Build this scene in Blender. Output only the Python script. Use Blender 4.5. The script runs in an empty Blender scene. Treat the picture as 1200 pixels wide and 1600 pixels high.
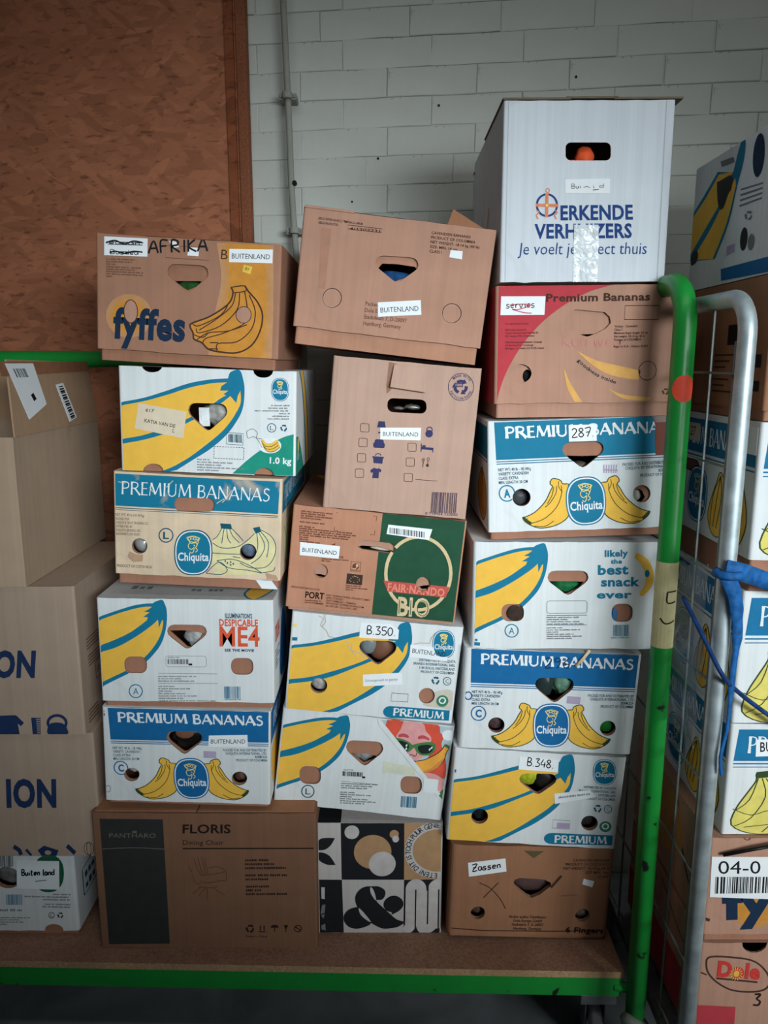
import bpy, math, random
import numpy as np
from mathutils import Vector, Matrix
from mathutils.geometry import tessellate_polygon, delaunay_2d_cdt
random.seed(4)
S = bpy.context.scene
COL = S.collection
R = math.radians

# ------------------------------------------------------------------ camera, world, lights, exposure
cam = bpy.data.cameras.new('camera')
cam.sensor_fit = 'VERTICAL'; cam.sensor_height = 36.0; cam.lens = 27.0
cam.clip_start = 0.05; cam.clip_end = 50
co = bpy.data.objects.new('camera', cam); COL.objects.link(co)
co.location = (0, 0, 1.72); co.rotation_euler = (R(79), 0, 0)
S.camera = co
w = bpy.data.worlds.new('world'); S.world = w; w.use_nodes = True
w.node_tree.nodes['Background'].inputs[0].default_value = (0.80, 0.90, 1.0, 1)
w.node_tree.nodes['Background'].inputs[1].default_value = 0.035
def area(name, loc, target, sx, sy, power, color, spread=180):
    l = bpy.data.lights.new(name, 'AREA'); l.shape = 'RECTANGLE'; l.size = sx; l.size_y = sy
    l.energy = power; l.color = color; l.spread = R(spread)
    o = bpy.data.objects.new(name, l); COL.objects.link(o); o.location = loc
    o.rotation_euler = (Vector(target) - Vector(loc)).to_track_quat('-Z', 'Y').to_euler()
    return o
area('warehouse_window_light', (1.05, -0.95, 2.05), (-0.05, 1.75, 1.50), 1.5, 0.45, 8.9, (0.90, 1.0, 1.03), 48)
area('cage_fill_light', (2.3, -0.7, 1.15), (1.15, 1.5, 0.68), 0.7, 1.0, 5.2, (0.93, 1.0, 1.0), 44)  # added lamp that brightens the roll cage fronts; no doorway is known there
area('overhead_fill_light', (0.1, 0.4, 3.35), (0.1, 2.2, 2.1), 2.6, 0.25, 5.7, (0.97, 1.0, 0.94), 150)  # added fill from above for the upper wall; the lamp itself is invented
S.view_settings.view_transform = 'Standard'; S.view_settings.look = 'None'
S.view_settings.gamma = 1.0; S.view_settings.use_curve_mapping = False
S.view_settings.exposure = 0.0

# ------------------------------------------------------------------ materials
def lin(c): 
    c = c/255.0
    return c/12.92 if c <= 0.04045 else ((c+0.055)/1.055)**2.4
MATS = {}
def mat(name, rgb, rough=0.75, kind='ink', metal=0.0, var=0.10, spec=0.15):
    if name in MATS: return MATS[name]
    m = bpy.data.materials.new(name); m.use_nodes = True
    nt = m.node_tree; N = nt.nodes; L = nt.links
    b = N['Principled BSDF']
    col = (lin(rgb[0]), lin(rgb[1]), lin(rgb[2]), 1)
    b.inputs['Roughness'].default_value = rough; b.inputs['Metallic'].default_value = metal
    b.inputs['Specular IOR Level'].default_value = spec
    tc = N.new('ShaderNodeTexCoord')
    def noise(scale, detail=4, dist=0.0, vec=None):
        n = N.new('ShaderNodeTexNoise'); n.inputs['Scale'].default_value = scale
        n.inputs['Detail'].default_value = detail; n.inputs['Distortion'].default_value = dist
        L.new(vec or tc.outputs['Object'], n.inputs['Vector']); return n
    def ramp(src, stops):
        r = N.new('ShaderNodeValToRGB')
        while len(r.color_ramp.elements) < len(stops): r.color_ramp.elements.new(0.5)
        for e, (p, c) in zip(r.color_ramp.elements, stops):
            e.position = p; e.color = tuple(c[:3]) + (1,)
        L.new(src, r.inputs['Fac']); return r
    def mul(c, k): return tuple(min(1, v*k) for v in c[:3])
    def bump(src, strength, dist):
        bp = N.new('ShaderNodeBump'); bp.inputs['Strength'].default_value = strength
        bp.inputs['Distance'].default_value = dist
        L.new(src, bp.inputs['Height']); L.new(bp.outputs['Normal'], b.inputs['Normal'])
    def mapping(scale):
        mp = N.new('ShaderNodeMapping'); mp.inputs['Scale'].default_value = scale
        L.new(tc.outputs['Object'], mp.inputs['Vector']); return mp.outputs['Vector']
    def mixc(fac, a, bcol, mode='MIX'):
        mx = N.new('ShaderNodeMix'); mx.data_type = 'RGBA'; mx.blend_type = mode
        if isinstance(fac, float): mx.inputs[0].default_value = fac
        else: L.new(fac, mx.inputs[0])
        for i, v in ((6, a), (7, bcol)):
            if isinstance(v, tuple): mx.inputs[i].default_value = v[:3] + (1,)
            else: L.new(v, mx.inputs[i])
        return mx.outputs[2]
    if kind == 'card':      # corrugated board: fibres, faint vertical flutes, scuffs
        n = noise(14, 6); r = ramp(n.outputs['Fac'], [(0.3, mul(col, 1-var)), (0.7, mul(col, 1+var*0.6))])
        fl = noise(1.0, 3, 0, mapping((95, 95, 1.2)))
        fr = ramp(fl.outputs['Fac'], [(0.35, (0.94, 0.94, 0.94)), (0.62, (1, 1, 1))])
        sc = noise(5.0, 8, 1.2); sr = ramp(sc.outputs['Fac'], [(0.60, (1, 1, 1)), (0.78, (0.80, 0.77, 0.74))])
        c1 = mixc(1.0, r.outputs['Color'], fr.outputs['Color'], 'MULTIPLY')
        c2 = mixc(1.0, c1, sr.outputs['Color'], 'MULTIPLY')
        L.new(c2, b.inputs['Base Color']); bump(fl.outputs['Fac'], 0.35, 0.0015)
    elif kind == 'ink':
        n = noise(38, 6); r = ramp(n.outputs['Fac'], [(0.3, mul(col, 1-var)), (0.72, mul(col, 1+var))])
        L.new(r.outputs['Color'], b.inputs['Base Color'])
    elif kind == 'worn':    # printed or painted surface rubbed through in places
        n = noise(11, 10, 0.6); k = (lin(196), lin(176), lin(152))
        r = ramp(n.outputs['Fac'], [(0.60, mul(col, 1)), (0.72, k)])
        L.new(r.outputs['Color'], b.inputs['Base Color'])
    elif kind == 'osb':     # pressed wood strands lying in several directions, three overlapping layers
        def strands(ang, sx, sz, off):
            mp = N.new('ShaderNodeMapping'); mp.inputs['Rotation'].default_value = (0, R(ang), 0); mp.inputs['Location'].default_value = (off, 0, off*1.7)
            L.new(tc.outputs['Object'], mp.inputs['Vector'])
            m2 = N.new('ShaderNodeMapping'); m2.inputs['Scale'].default_value = (sx, 1, sz); L.new(mp.outputs[0], m2.inputs['Vector'])
            n0 = noise(7, 3); ma = N.new('ShaderNodeVectorMath'); ma.operation = 'MULTIPLY_ADD'
            L.new(n0.outputs['Color'], ma.inputs[0]); ma.inputs[1].default_value = (1.1, 0, 1.1); L.new(m2.outputs[0], ma.inputs[2])
            v = N.new('ShaderNodeTexVoronoi'); v.inputs['Scale'].default_value = 1.0; L.new(ma.outputs[0], v.inputs['Vector']); return v
        st = [(0.0, mul(col, 0.70)), (0.3, mul(col, 0.92)), (0.7, mul(col, 1.04)), (1.0, mul(col, 1.22))]
        v1, v2, v3 = strands(4, 13, 52, 0), strands(33, 12, 46, 3), strands(-38, 13, 48, 7)
        sp = lambda v: N.new('ShaderNodeSeparateColor')
        def chan(v, i):
            q = N.new('ShaderNodeSeparateColor'); L.new(v.outputs['Color'], q.inputs[0]); return q.outputs[i]
        def gate(v, thr):
            g_ = N.new('ShaderNodeMath'); g_.operation = 'GREATER_THAN'; g_.inputs[1].default_value = thr; L.new(chan(v, 1), g_.inputs[0]); return g_.outputs[0]
        c = mixc(gate(v2, .72), ramp(chan(v1, 0), st).outputs['Color'], ramp(chan(v2, 0), st).outputs['Color'])
        c = mixc(gate(v3, .76), c, ramp(chan(v3, 0), st).outputs['Color'])
        n2 = noise(1.0, 7, 0.6, mapping((22, 14, 70))); r2 = ramp(n2.outputs['Fac'], [(0.33, (0.42, 0.38, 0.34)), (0.41, (0.93, 0.92, 0.9)), (0.7, (1, 1, 1)), (0.8, (1.0, 1.0, 1.0))])
        n3 = noise(2.6, 5, 0.6); r3 = ramp(n3.outputs['Fac'], [(0.32, (0.80, 0.76, 0.76)), (0.68, (1, 1, 1))])
        c = mixc(1.0, c, r2.outputs['Color'], 'MULTIPLY'); c = mixc(1.0, c, r3.outputs['Color'], 'MULTIPLY')
        c = mixc(0.22, c, col)
        L.new(c, b.inputs['Base Color']); bump(n2.outputs['Fac'], 0.4, 0.003)
    elif kind == 'brickpaint':
        n = noise(4, 8); r = ramp(n.outputs['Fac'], [(0.35, mul(col, 1-var)), (0.65, mul(col, 1.04))])
        s = noise(34, 4, 1.5); sr = ramp(s.outputs['Fac'], [(0.26, (0.42, 0.40, 0.36)), (0.33, (1, 1, 1))])
        L.new(mixc(1.0, r.outputs['Color'], sr.outputs['Color'], 'MULTIPLY'), b.inputs['Base Color'])
        n2 = noise(22, 6); bump(n2.outputs['Fac'], 0.5, 0.005)
    elif kind == 'chip':
        n = noise(160, 5); r = ramp(n.outputs['Fac'], [(0.3, mul(col, 0.75)), (0.7, mul(col, 1.2))])
        s = noise(4, 6, 0.5); sr = ramp(s.outputs['Fac'], [(0.35, (0.72, 0.7, 0.68)), (0.7, (1, 1, 1))])
        L.new(mixc(1.0, r.outputs['Color'], sr.outputs['Color'], 'MULTIPLY'), b.inputs['Base Color'])
    elif kind == 'concrete':
        n = noise(3.5, 9, 0.4); r = ramp(n.outputs['Fac'], [(0.3, mul(col, 0.55)), (0.7, mul(col, 1.35))])
        L.new(r.outputs['Color'], b.inputs['Base Color']); n2 = noise(30, 6); bump(n2.outputs['Fac'], 0.3, 0.003)
    elif kind == 'metal':
        n = noise(30, 6); r = ramp(n.outputs['Fac'], [(0.3, mul(col, 1-var)), (0.7, mul(col, 1+var))])
        rr = N.new('ShaderNodeMapRange'); rr.inputs[3].default_value = rough-0.08; rr.inputs[4].default_value = rough+0.12
        L.new(n.outputs['Fac'], rr.inputs[0]); L.new(rr.outputs[0], b.inputs['Roughness'])
        L.new(r.outputs['Color'], b.inputs['Base Color'])
    elif kind == 'paint':
        n = noise(25, 9, 0.3); r = ramp(n.outputs['Fac'], [(0.29, (0.01, 0.012, 0.01)), (0.33, mul(col, 0.95)), (0.7, mul(col, 1.05))])
        L.new(r.outputs['Color'], b.inputs['Base Color'])
    elif kind == 'film':    # clear plastic
        b.inputs['Base Color'].default_value = col; b.inputs['Roughness'].default_value = rough
        b.inputs['Transmission Weight'].default_value = 0.0
        b.inputs['Alpha'].default_value = var
        n = noise(30, 5, 2); bump(n.outputs['Fac'], 0.8, 0.004)
    elif kind == 'cloth':
        n = noise(60, 5); r = ramp(n.outputs['Fac'], [(0.3, mul(col, 0.6)), (0.7, mul(col, 1.25))])
        L.new(r.outputs['Color'], b.inputs['Base Color']); bump(n.outputs['Fac'], 0.4, 0.003)
    MATS[name] = m; return m
WHITE = mat('white_board', (224, 228, 230), 0.6, 'card', var=0.04)
KRAFT = mat('kraft_board', (188, 142, 118), 0.85, 'card', var=0.08)
KRAFT2 = mat('kraft_board_pinkish', (184, 140, 120), 0.85, 'card', var=0.08)
KRAFTG = mat('kraft_board_greyish', (180, 150, 124), 0.85, 'card', var=0.06)
KRAFTP = mat('kraft_board_pale', (190, 156, 140), 0.85, 'card', var=0.06)
KRAFTD = mat('kraft_board_dark', (158, 112, 84), 0.85, 'card', var=0.08)
TRAY = mat('kraft_tray', (168, 120, 98), 0.88, 'card', var=0.08)
TRAYD = mat('kraft_tray_dark', (128, 86, 66), 0.88, 'card', var=0.08)
KRAFTF = mat('kraft_board_brown', (166, 122, 100), 0.85, 'card', var=0.08)
TAN = mat('aged_cream_board', (224, 200, 172), 0.75, 'card', var=0.14)
EDGE = mat('cut_board_edge', (150, 112, 90), 0.9, 'ink')
LABEL = mat('white_paper_label', (236, 240, 244), 0.5, 'ink', var=0.02)
LABEL2 = mat('cream_paper_label', (222, 206, 182), 0.6, 'ink', var=0.05)
BLK = mat('black_ink', (28, 28, 32), 0.6, 'ink')
DARKINK = mat('dark_brown_ink', (74, 50, 42), 0.8, 'ink')
BRNINK = mat('brown_ink', (112, 76, 62), 0.8, 'ink')
GREYINK = mat('grey_ink', (120, 124, 128), 0.7, 'ink')
NAVY = mat('navy_ink', (32, 50, 98), 0.7, 'ink')
NAVY2 = mat('deep_navy_ink', (24, 46, 72), 0.7, 'ink')
TEAL = mat('teal_blue_ink', (22, 118, 152), 0.6, 'ink', var=0.06)
BLUE = mat('royal_blue_ink', (24, 102, 158), 0.6, 'ink', var=0.06)
DTEAL = mat('dark_teal_ink', (20, 84, 104), 0.6, 'ink')
YEL = mat('banana_yellow_ink', (240, 188, 76), 0.6, 'ink', var=0.05)
YEL2 = mat('pale_yellow_ink', (240, 218, 124), 0.6, 'ink', var=0.05)
CREAMY = mat('faded_yellow_ink', (226, 214, 164), 0.7, 'ink')
WINK = mat('white_ink', (226, 232, 235), 0.6, 'ink', var=0.03)
GRN = mat('printed_green_ink', (30, 142, 122), 0.6, 'ink')
DGRN = mat('dark_green_ink', (34, 78, 56), 0.6, 'ink', var=0.12)
OUTL = mat('green_black_ink', (52, 74, 44), 0.7, 'ink')
MAUVE = mat('mauve_stamp_ink', (178, 164, 190), 0.8, 'ink')
RED = mat('brick_red_ink', (186, 62, 72), 0.7, 'ink', var=0.07)
ORED = mat('orange_red_ink', (222, 92, 62), 0.7, 'ink')
OCH = mat('ochre_ink', (202, 138, 58), 0.75, 'ink')
OCH2 = mat('ochre_ink_half', (194, 140, 84), 0.75, 'ink')
OCH3 = mat('ochre_ink_light', (190, 141, 102), 0.75, 'ink')
PINKINK = mat('faint_pink_pen', (196, 128, 124), 0.8, 'ink')
GREENTUBE = mat('green_paint', (24, 142, 55), 0.36, 'paint', spec=0.5)
STEEL = mat('galvanised_steel', (178, 190, 194), 0.48, 'metal', metal=0.6, var=0.18)
DSTEEL = mat('dull_steel', (120, 124, 126), 0.5, 'metal', metal=0.7, var=0.2)
DARKIN = mat('black_plastic_and_hole_dark', (24, 24, 26), 0.35, 'ink')

# ------------------------------------------------------------------ mesh helpers
class M:
    def __init__(s): s.v = []; s.f = []; s.mi = []; s.mats = []
    def slot(s, m):
        if m not in s.mats: s.mats.append(m)
        return s.mats.index(m)
    def add(s, vs, fs, m):
        k = len(s.v); i = s.slot(m)
        s.v += [tuple(v) for v in vs]; s.f += [tuple(j+k for j in f) for f in fs]; s.mi += [i]*len(fs)
    def box(s, a, b, m):
        x0, y0, z0 = a; x1, y1, z1 = b
        s.add([(x0,y0,z0),(x1,y0,z0),(x1,y1,z0),(x0,y1,z0),(x0,y0,z1),(x1,y0,z1),(x1,y1,z1),(x0,y1,z1)],
              [(0,3,2,1),(4,5,6,7),(0,1,5,4),(1,2,6,5),(2,3,7,6),(3,0,4,7)], m)
    def tube(s, path, r, m, n=12, cap=True, closed=False):
        P = [Vector(p) for p in path]; vs = []; ring = []
        up = None
        for i, p in enumerate(P):
            a = P[max(i-1, 0)]; c = P[min(i+1, len(P)-1)]
            t = (c-a).normalized()
            if up is None:
                up = t.orthogonal().normalized()
            up = (up - t*up.dot(t)).normalized(); sd = t.cross(up)
            rr = r[i] if isinstance(r, (list, tuple)) else r
            for k in range(n):
                an = 2*math.pi*k/n; vs.append(p + up*math.cos(an)*rr + sd*math.sin(an)*rr)
        fs = []
        for i in range(len(P)-1):
            for k in range(n):
                k2 = (k+1) % n; fs.append((i*n+k, i*n+k2, (i+1)*n+k2, (i+1)*n+k))
        if cap:
            fs.append(tuple(range(n-1, -1, -1))); fs.append(tuple((len(P)-1)*n+k for k in range(n)))
        s.add(vs, fs, m)
    def build(s, name, parent=None, smooth=False, loc=None):
        me = bpy.data.meshes.new(name); me.from_pydata(s.v, [], s.f)
        for m in s.mats: me.materials.append(m)
        me.polygons.foreach_set('material_index', s.mi)
        if smooth: me.polygons.foreach_set('use_smooth', [True]*len(s.f))
        me.update()
        o = bpy.data.objects.new(name, me); COL.objects.link(o)
        if parent: o.parent = parent
        if loc: o.location = loc
        return o
def tag(o, label=None, cat=None, group=None, kind=None):
    for k, v in (('label', label), ('category', cat), ('group', group), ('kind', kind)):
        if v: o[k] = v
    return o
def empty(name, loc, rot=(0,0,0)):
    o = bpy.data.objects.new(name, None); COL.objects.link(o); o.empty_display_size = 0.05
    o.location = loc; o.rotation_euler = rot; return o
def thing(name, loc, label, cat, group=None, rot=(0,0,0)):
    return tag(empty(name, loc, rot), label, cat, group)
def bevel(o, wd=0.003, seg=2):
    b = o.modifiers.new('bevel', 'BEVEL'); b.width = wd; b.segments = seg; b.limit_method = 'ANGLE'; b.angle_limit = R(40)
    return o

# ------------------------------------------------------------------ 2-D drawing helpers (print on board)
def sm(pts, n=5, closed=False):
    P = [np.array(p, float) for p in pts]; out = []
    N_ = len(P)
    for i in range(N_ if closed else N_-1):
        p0 = P[(i-1) % N_] if closed or i > 0 else P[i]
        p1 = P[i]; p2 = P[(i+1) % N_]
        p3 = P[(i+2) % N_] if closed or i+2 < N_ else p2
        for k in range(n):
            t = k/n
            out.append(tuple(0.5*((2*p1)+(-p0+p2)*t+(2*p0-5*p1+4*p2-p3)*t*t+(-p0+3*p1-3*p2+p3)*t**3)))
    if not closed: out.append(tuple(P[-1]))
    return out
def ell(cx, cy, rx, ry=None, n=24, p=2.0, a0=0, a1=360, rot=0):
    ry = ry or rx; out = []
    full = abs(a1-a0) >= 360
    for k in range(n if full else n+1):
        a = R(a0+(a1-a0)*k/n); c, s_ = math.cos(a), math.sin(a)
        x = rx*math.copysign(abs(c)**(2/p), c); y = ry*math.copysign(abs(s_)**(2/p), s_)
        q = R(rot); out.append((cx+x*math.cos(q)-y*math.sin(q), cy+x*math.sin(q)+y*math.cos(q)))
    return out
def rrect(x0, y0, x1, y1, r, sl=0.0, n=4):
    out = []
    for cx, cy, a in ((x1-r, y0+r, -90), (x1-r, y1-r, 0), (x0+r, y1-r, 90), (x0+r, y0+r, 180)):
        for k in range(n+1):
            q = R(a+90*k/n); x = cx+r*math.cos(q); out.append((x, cy+r*math.sin(q)+(x-x0)*sl))
    return out
HEART = [(0,.28),(.03,.12),(.1,.03),(.2,0),(.5,0),(.8,0),(.9,.03),(.97,.12),(1,.28),(.97,.42),(.9,.54),(.58,.95),(.5,1),(.42,.95),(.1,.54),(.03,.42)]
def heart(x0, x1, y0, y1, sl=0.0):
    return [(x0+u*(x1-x0), y0+v*(y1-y0)+(x1-x0)*u*sl) for u, v in HEART]
def inside(p, poly):
    x, y = p; c = False; j = len(poly)-1
    for i in range(len(poly)):
        xi, yi = poly[i]; xj, yj = poly[j]
        if (yi > y) != (yj > y) and x < (xj-xi)*(y-yi)/(yj-yi)+xi: c = not c
        j = i
    return c
def bbox(p): a = np.array(p); return a.min(0), a.max(0)
def overlap(p, q):
    a, b = bbox(p); c, d = bbox(q); return bool((a <= d).all() and (c <= b).all())
def region(outer, holes):
    """triangles of a 2-D outline minus holes"""
    hs = [h for h in holes if overlap(outer, h)]
    if not hs:
        t = tessellate_polygon([[Vector((p[0], p[1], 0)) for p in outer]])
        return list(outer), [tuple(x) for x in t]
    vs = []; ed = []
    for lp in [outer]+hs:
        k = len(vs); vs += [Vector((p[0], p[1])) for p in lp]
        ed += [(k+i, k+(i+1) % len(lp)) for i in range(len(lp))]
    v2, e2, f2, _, _, _ = delaunay_2d_cdt(vs, ed, [], 0, 1e-6)
    v2 = [(v.x, v.y) for v in v2]; fs = []
    for f in f2:
        c = (sum(v2[i][0] for i in f)/len(f), sum(v2[i][1] for i in f)/len(f))
        if inside(c, outer) and not any(inside(c, h) for h in hs): fs.append(tuple(f))
    return v2, fs
def ribbon(pts, wd, closed=False):
    P = [np.array(p, float) for p in pts]; n = len(P); Lf = []; Rt = []
    for i in range(n):
        a = P[(i-1) % n] if closed or i > 0 else P[i]; c = P[(i+1) % n] if closed or i < n-1 else P[i]
        t = c-a; l = np.hypot(*t) or 1; nn = np.array([-t[1], t[0]])/l
        w_ = (wd[i] if isinstance(wd, (list, tuple)) else wd)/2
        Lf.append(P[i]+nn*w_); Rt.append(P[i]-nn*w_)
    vs = [tuple(p) for p in Lf]+[tuple(p) for p in Rt]; fs = []
    for i in range(n if closed else n-1):
        j = (i+1) % n; fs.append((i, j, n+j, n+i))
    return vs, fs
TXT = {}
def text2d(s_, bold=0.0):
    k = (s_, bold)
    if k not in TXT:
        cu = bpy.data.curves.new('t', 'FONT'); cu.body = s_; cu.resolution_u = 2 if len(s_) > 9 else 3; cu.offset = bold; cu.space_character = 1+max(0, bold)*1.8
        ob = bpy.data.objects.new('t', cu); me = bpy.data.meshes.new_from_object(ob)
        v = [(q.co.x, q.co.y) for q in me.vertices]; f = [tuple(p.vertices) for p in me.polygons]
        bpy.data.objects.remove(ob); bpy.data.curves.remove(cu); bpy.data.meshes.remove(me)
        x0 = min(p[0] for p in v) if v else 0; x1 = max(p[0] for p in v) if v else 1
        TXT[k] = ([((p[0]-x0), p[1]/0.686) for p in v], f, x1-x0)
    return TXT[k]
# flared roman capitals used by the printed band, as thick and thin strokes
TK, TN = .19, .095
ROM = {'P': (.70, [([(.12,0),(.12,1)],TK), ([(.12,.96),(.36,.96),(.54,.88),(.58,.73),(.54,.57),(.36,.48),(.12,.48)],.12)]),
 'R': (.80, [([(.12,0),(.12,1)],TK), ([(.12,.96),(.36,.96),(.54,.88),(.57,.74),(.52,.6),(.36,.51),(.12,.51)],.12), ([(.36,.5),(.76,0)],TK)]),
 'E': (.60, [([(.12,0),(.12,1)],TK), ([(.1,.96),(.52,.96)],TN), ([(.1,.52),(.48,.52)],TN), ([(.1,.04),(.55,.04)],TN)]),
 'M': (1.08, [([(.1,0),(.2,1)],TN), ([(.2,.98),(.53,.12)],TK), ([(.53,.1),(.86,1)],TN), ([(.86,1),(.97,0)],TK)]),
 'I': (.34, [([(.15,0),(.15,1)],TK)]),
 'U': (.84, [([(.12,1),(.12,.32)],TK), ([(.12,.34),(.18,.14),(.36,.03),(.54,.08),(.66,.22),(.67,.38)],.12), ([(.67,.34),(.67,1)],TN)]),
 'B': (.72, [([(.12,0),(.12,1)],TK), ([(.12,.96),(.36,.96),(.5,.88),(.52,.76),(.46,.6),(.3,.54),(.12,.54)],.11), ([(.3,.54),(.52,.48),(.6,.32),(.56,.14),(.38,.04),(.12,.04)],.13)]),
 'A': (.84, [([(.03,0),(.39,.98)],TN), ([(.37,1),(.77,0)],TK), ([(.16,.33),(.6,.33)],TN)]),
 'N': (.90, [([(.12,0),(.12,1)],TN), ([(.12,.98),(.74,.04)],TK), ([(.76,0),(.76,1)],TN)]),
 'S': (.62, [([(.5,.86),(.4,.95),(.24,.96),(.13,.84),(.16,.66),(.34,.54),(.5,.4),(.5,.18),(.36,.05),(.2,.04),(.08,.14)],.135)]),
 ' ': (.40, [])}
# hand-written characters, single pen strokes
PEN = {'0': [[(.3,1),(.08,.75),(.05,.35),(.25,0),(.5,.2),(.55,.7),(.3,1)]], '2': [[(.05,.8),(.25,1),(.5,.85),(.45,.55),(.05,0),(.6,.03)]],
 '3': [[(.05,.95),(.5,1),(.25,.6),(.55,.4),(.45,.08),(.05,.05)]], '4': [[(.3,1),(.05,.35),(.6,.38)],[(.5,.65),(.45,0)]],
 '5': [[(.55,1),(.12,.97),(.1,.58),(.45,.55),(.55,.25),(.3,0),(.05,.1)]], '6': [[(.5,1),(.12,.5),(.15,.08),(.45,.05),(.5,.35),(.15,.4)]],
 '7': [[(.02,.95),(.6,1),(.25,0)],[(.12,.5),(.5,.55)]], '8': [[(.3,.55),(.08,.78),(.3,1),(.5,.8),(.3,.55),(.05,.25),(.28,0),(.55,.22),(.3,.55)]],
 '9': [[(.5,.7),(.2,.6),(.1,.85),(.35,1),(.52,.8),(.45,.3),(.25,0)]], '.': [[(.1,.05),(.16,0)]], ' ': [],
 'A': [[(.0,0),(.35,1),(.6,0)],[(.1,.4),(.55,.4)]], 'F': [[(.1,0),(.12,1),(.55,1)],[(.1,.55),(.45,.56)]], 'R': [[(.1,0),(.12,1),(.5,.9),(.45,.6),(.12,.5),(.6,0)]],
 'I': [[(.2,0),(.22,1)]], 'K': [[(.1,0),(.12,1)],[(.55,1),(.12,.45),(.6,0)]], 'B': [[(.1,0),(.12,1),(.5,.9),(.4,.58),(.12,.52),(.55,.4),(.5,.08),(.1,0)]],
 'T': [[(0,.95),(.65,1)],[(.32,.97),(.28,0)]], 'Z': [[(0,.95),(.6,1),(.05,0),(.6,.05)],[(.1,.5),(.5,.52)]], 'a': [[(.45,.5),(.15,.55),(.05,.2),(.3,0),(.45,.45),(.5,0)]], 's': [[(.42,.5),(.15,.5),(.12,.32),(.4,.2),(.3,0),(.02,.04)]],
 'e': [[(.08,.28),(.42,.34),(.32,.55),(.1,.4),(.12,.08),(.42,.08)]], 'n': [[(.08,.55),(.1,0)],[(.1,.4),(.35,.55),(.42,.3),(.42,0)]], 'u': [[(.05,.55),(.08,.1),(.3,.02),(.42,.5),(.45,0)]],
 'i': [[(.15,.5),(.18,0)],[(.17,.72),(.2,.75)]], 't': [[(.2,.9),(.2,.1),(.4,.02)],[(.02,.6),(.4,.62)]], 'l': [[(.15,1),(.15,.05),(.3,.0)]], 'd': [[(.42,.45),(.12,.5),(.06,.12),(.4,.1)],[(.45,1),(.45,0)]],
 'r': [[(.1,.5),(.12,0)],[(.12,.3),(.25,.5),(.42,.5)]], 'v': [[(.02,.5),(.2,0),(.42,.5)]], 'w': [[(0,.5),(.12,0),(.28,.4),(.42,0),(.58,.5)]], 'g': [[(.42,.5),(.1,.5),(.08,.15),(.4,.12),(.45,.5),(.4,-.4),(.05,-.35)]],
 'X': [[(0,1),(.6,0)],[(.6,1),(0,0)]], 'm': [[(.05,.5),(.08,0)],[(.08,.35),(.28,.5),(.32,0)],[(.32,.35),(.52,.5),(.56,0)]]}
def homography(src, dst):
    A = []
    for (x, y), (u, v) in zip(src, dst):
        A.append([x, y, 1, 0, 0, 0, -u*x, -u*y, -u]); A.append([0, 0, 0, x, y, 1, -v*x, -v*y, -v])
    return np.linalg.svd(np.array(A, float))[2][-1].reshape(3, 3)

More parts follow.
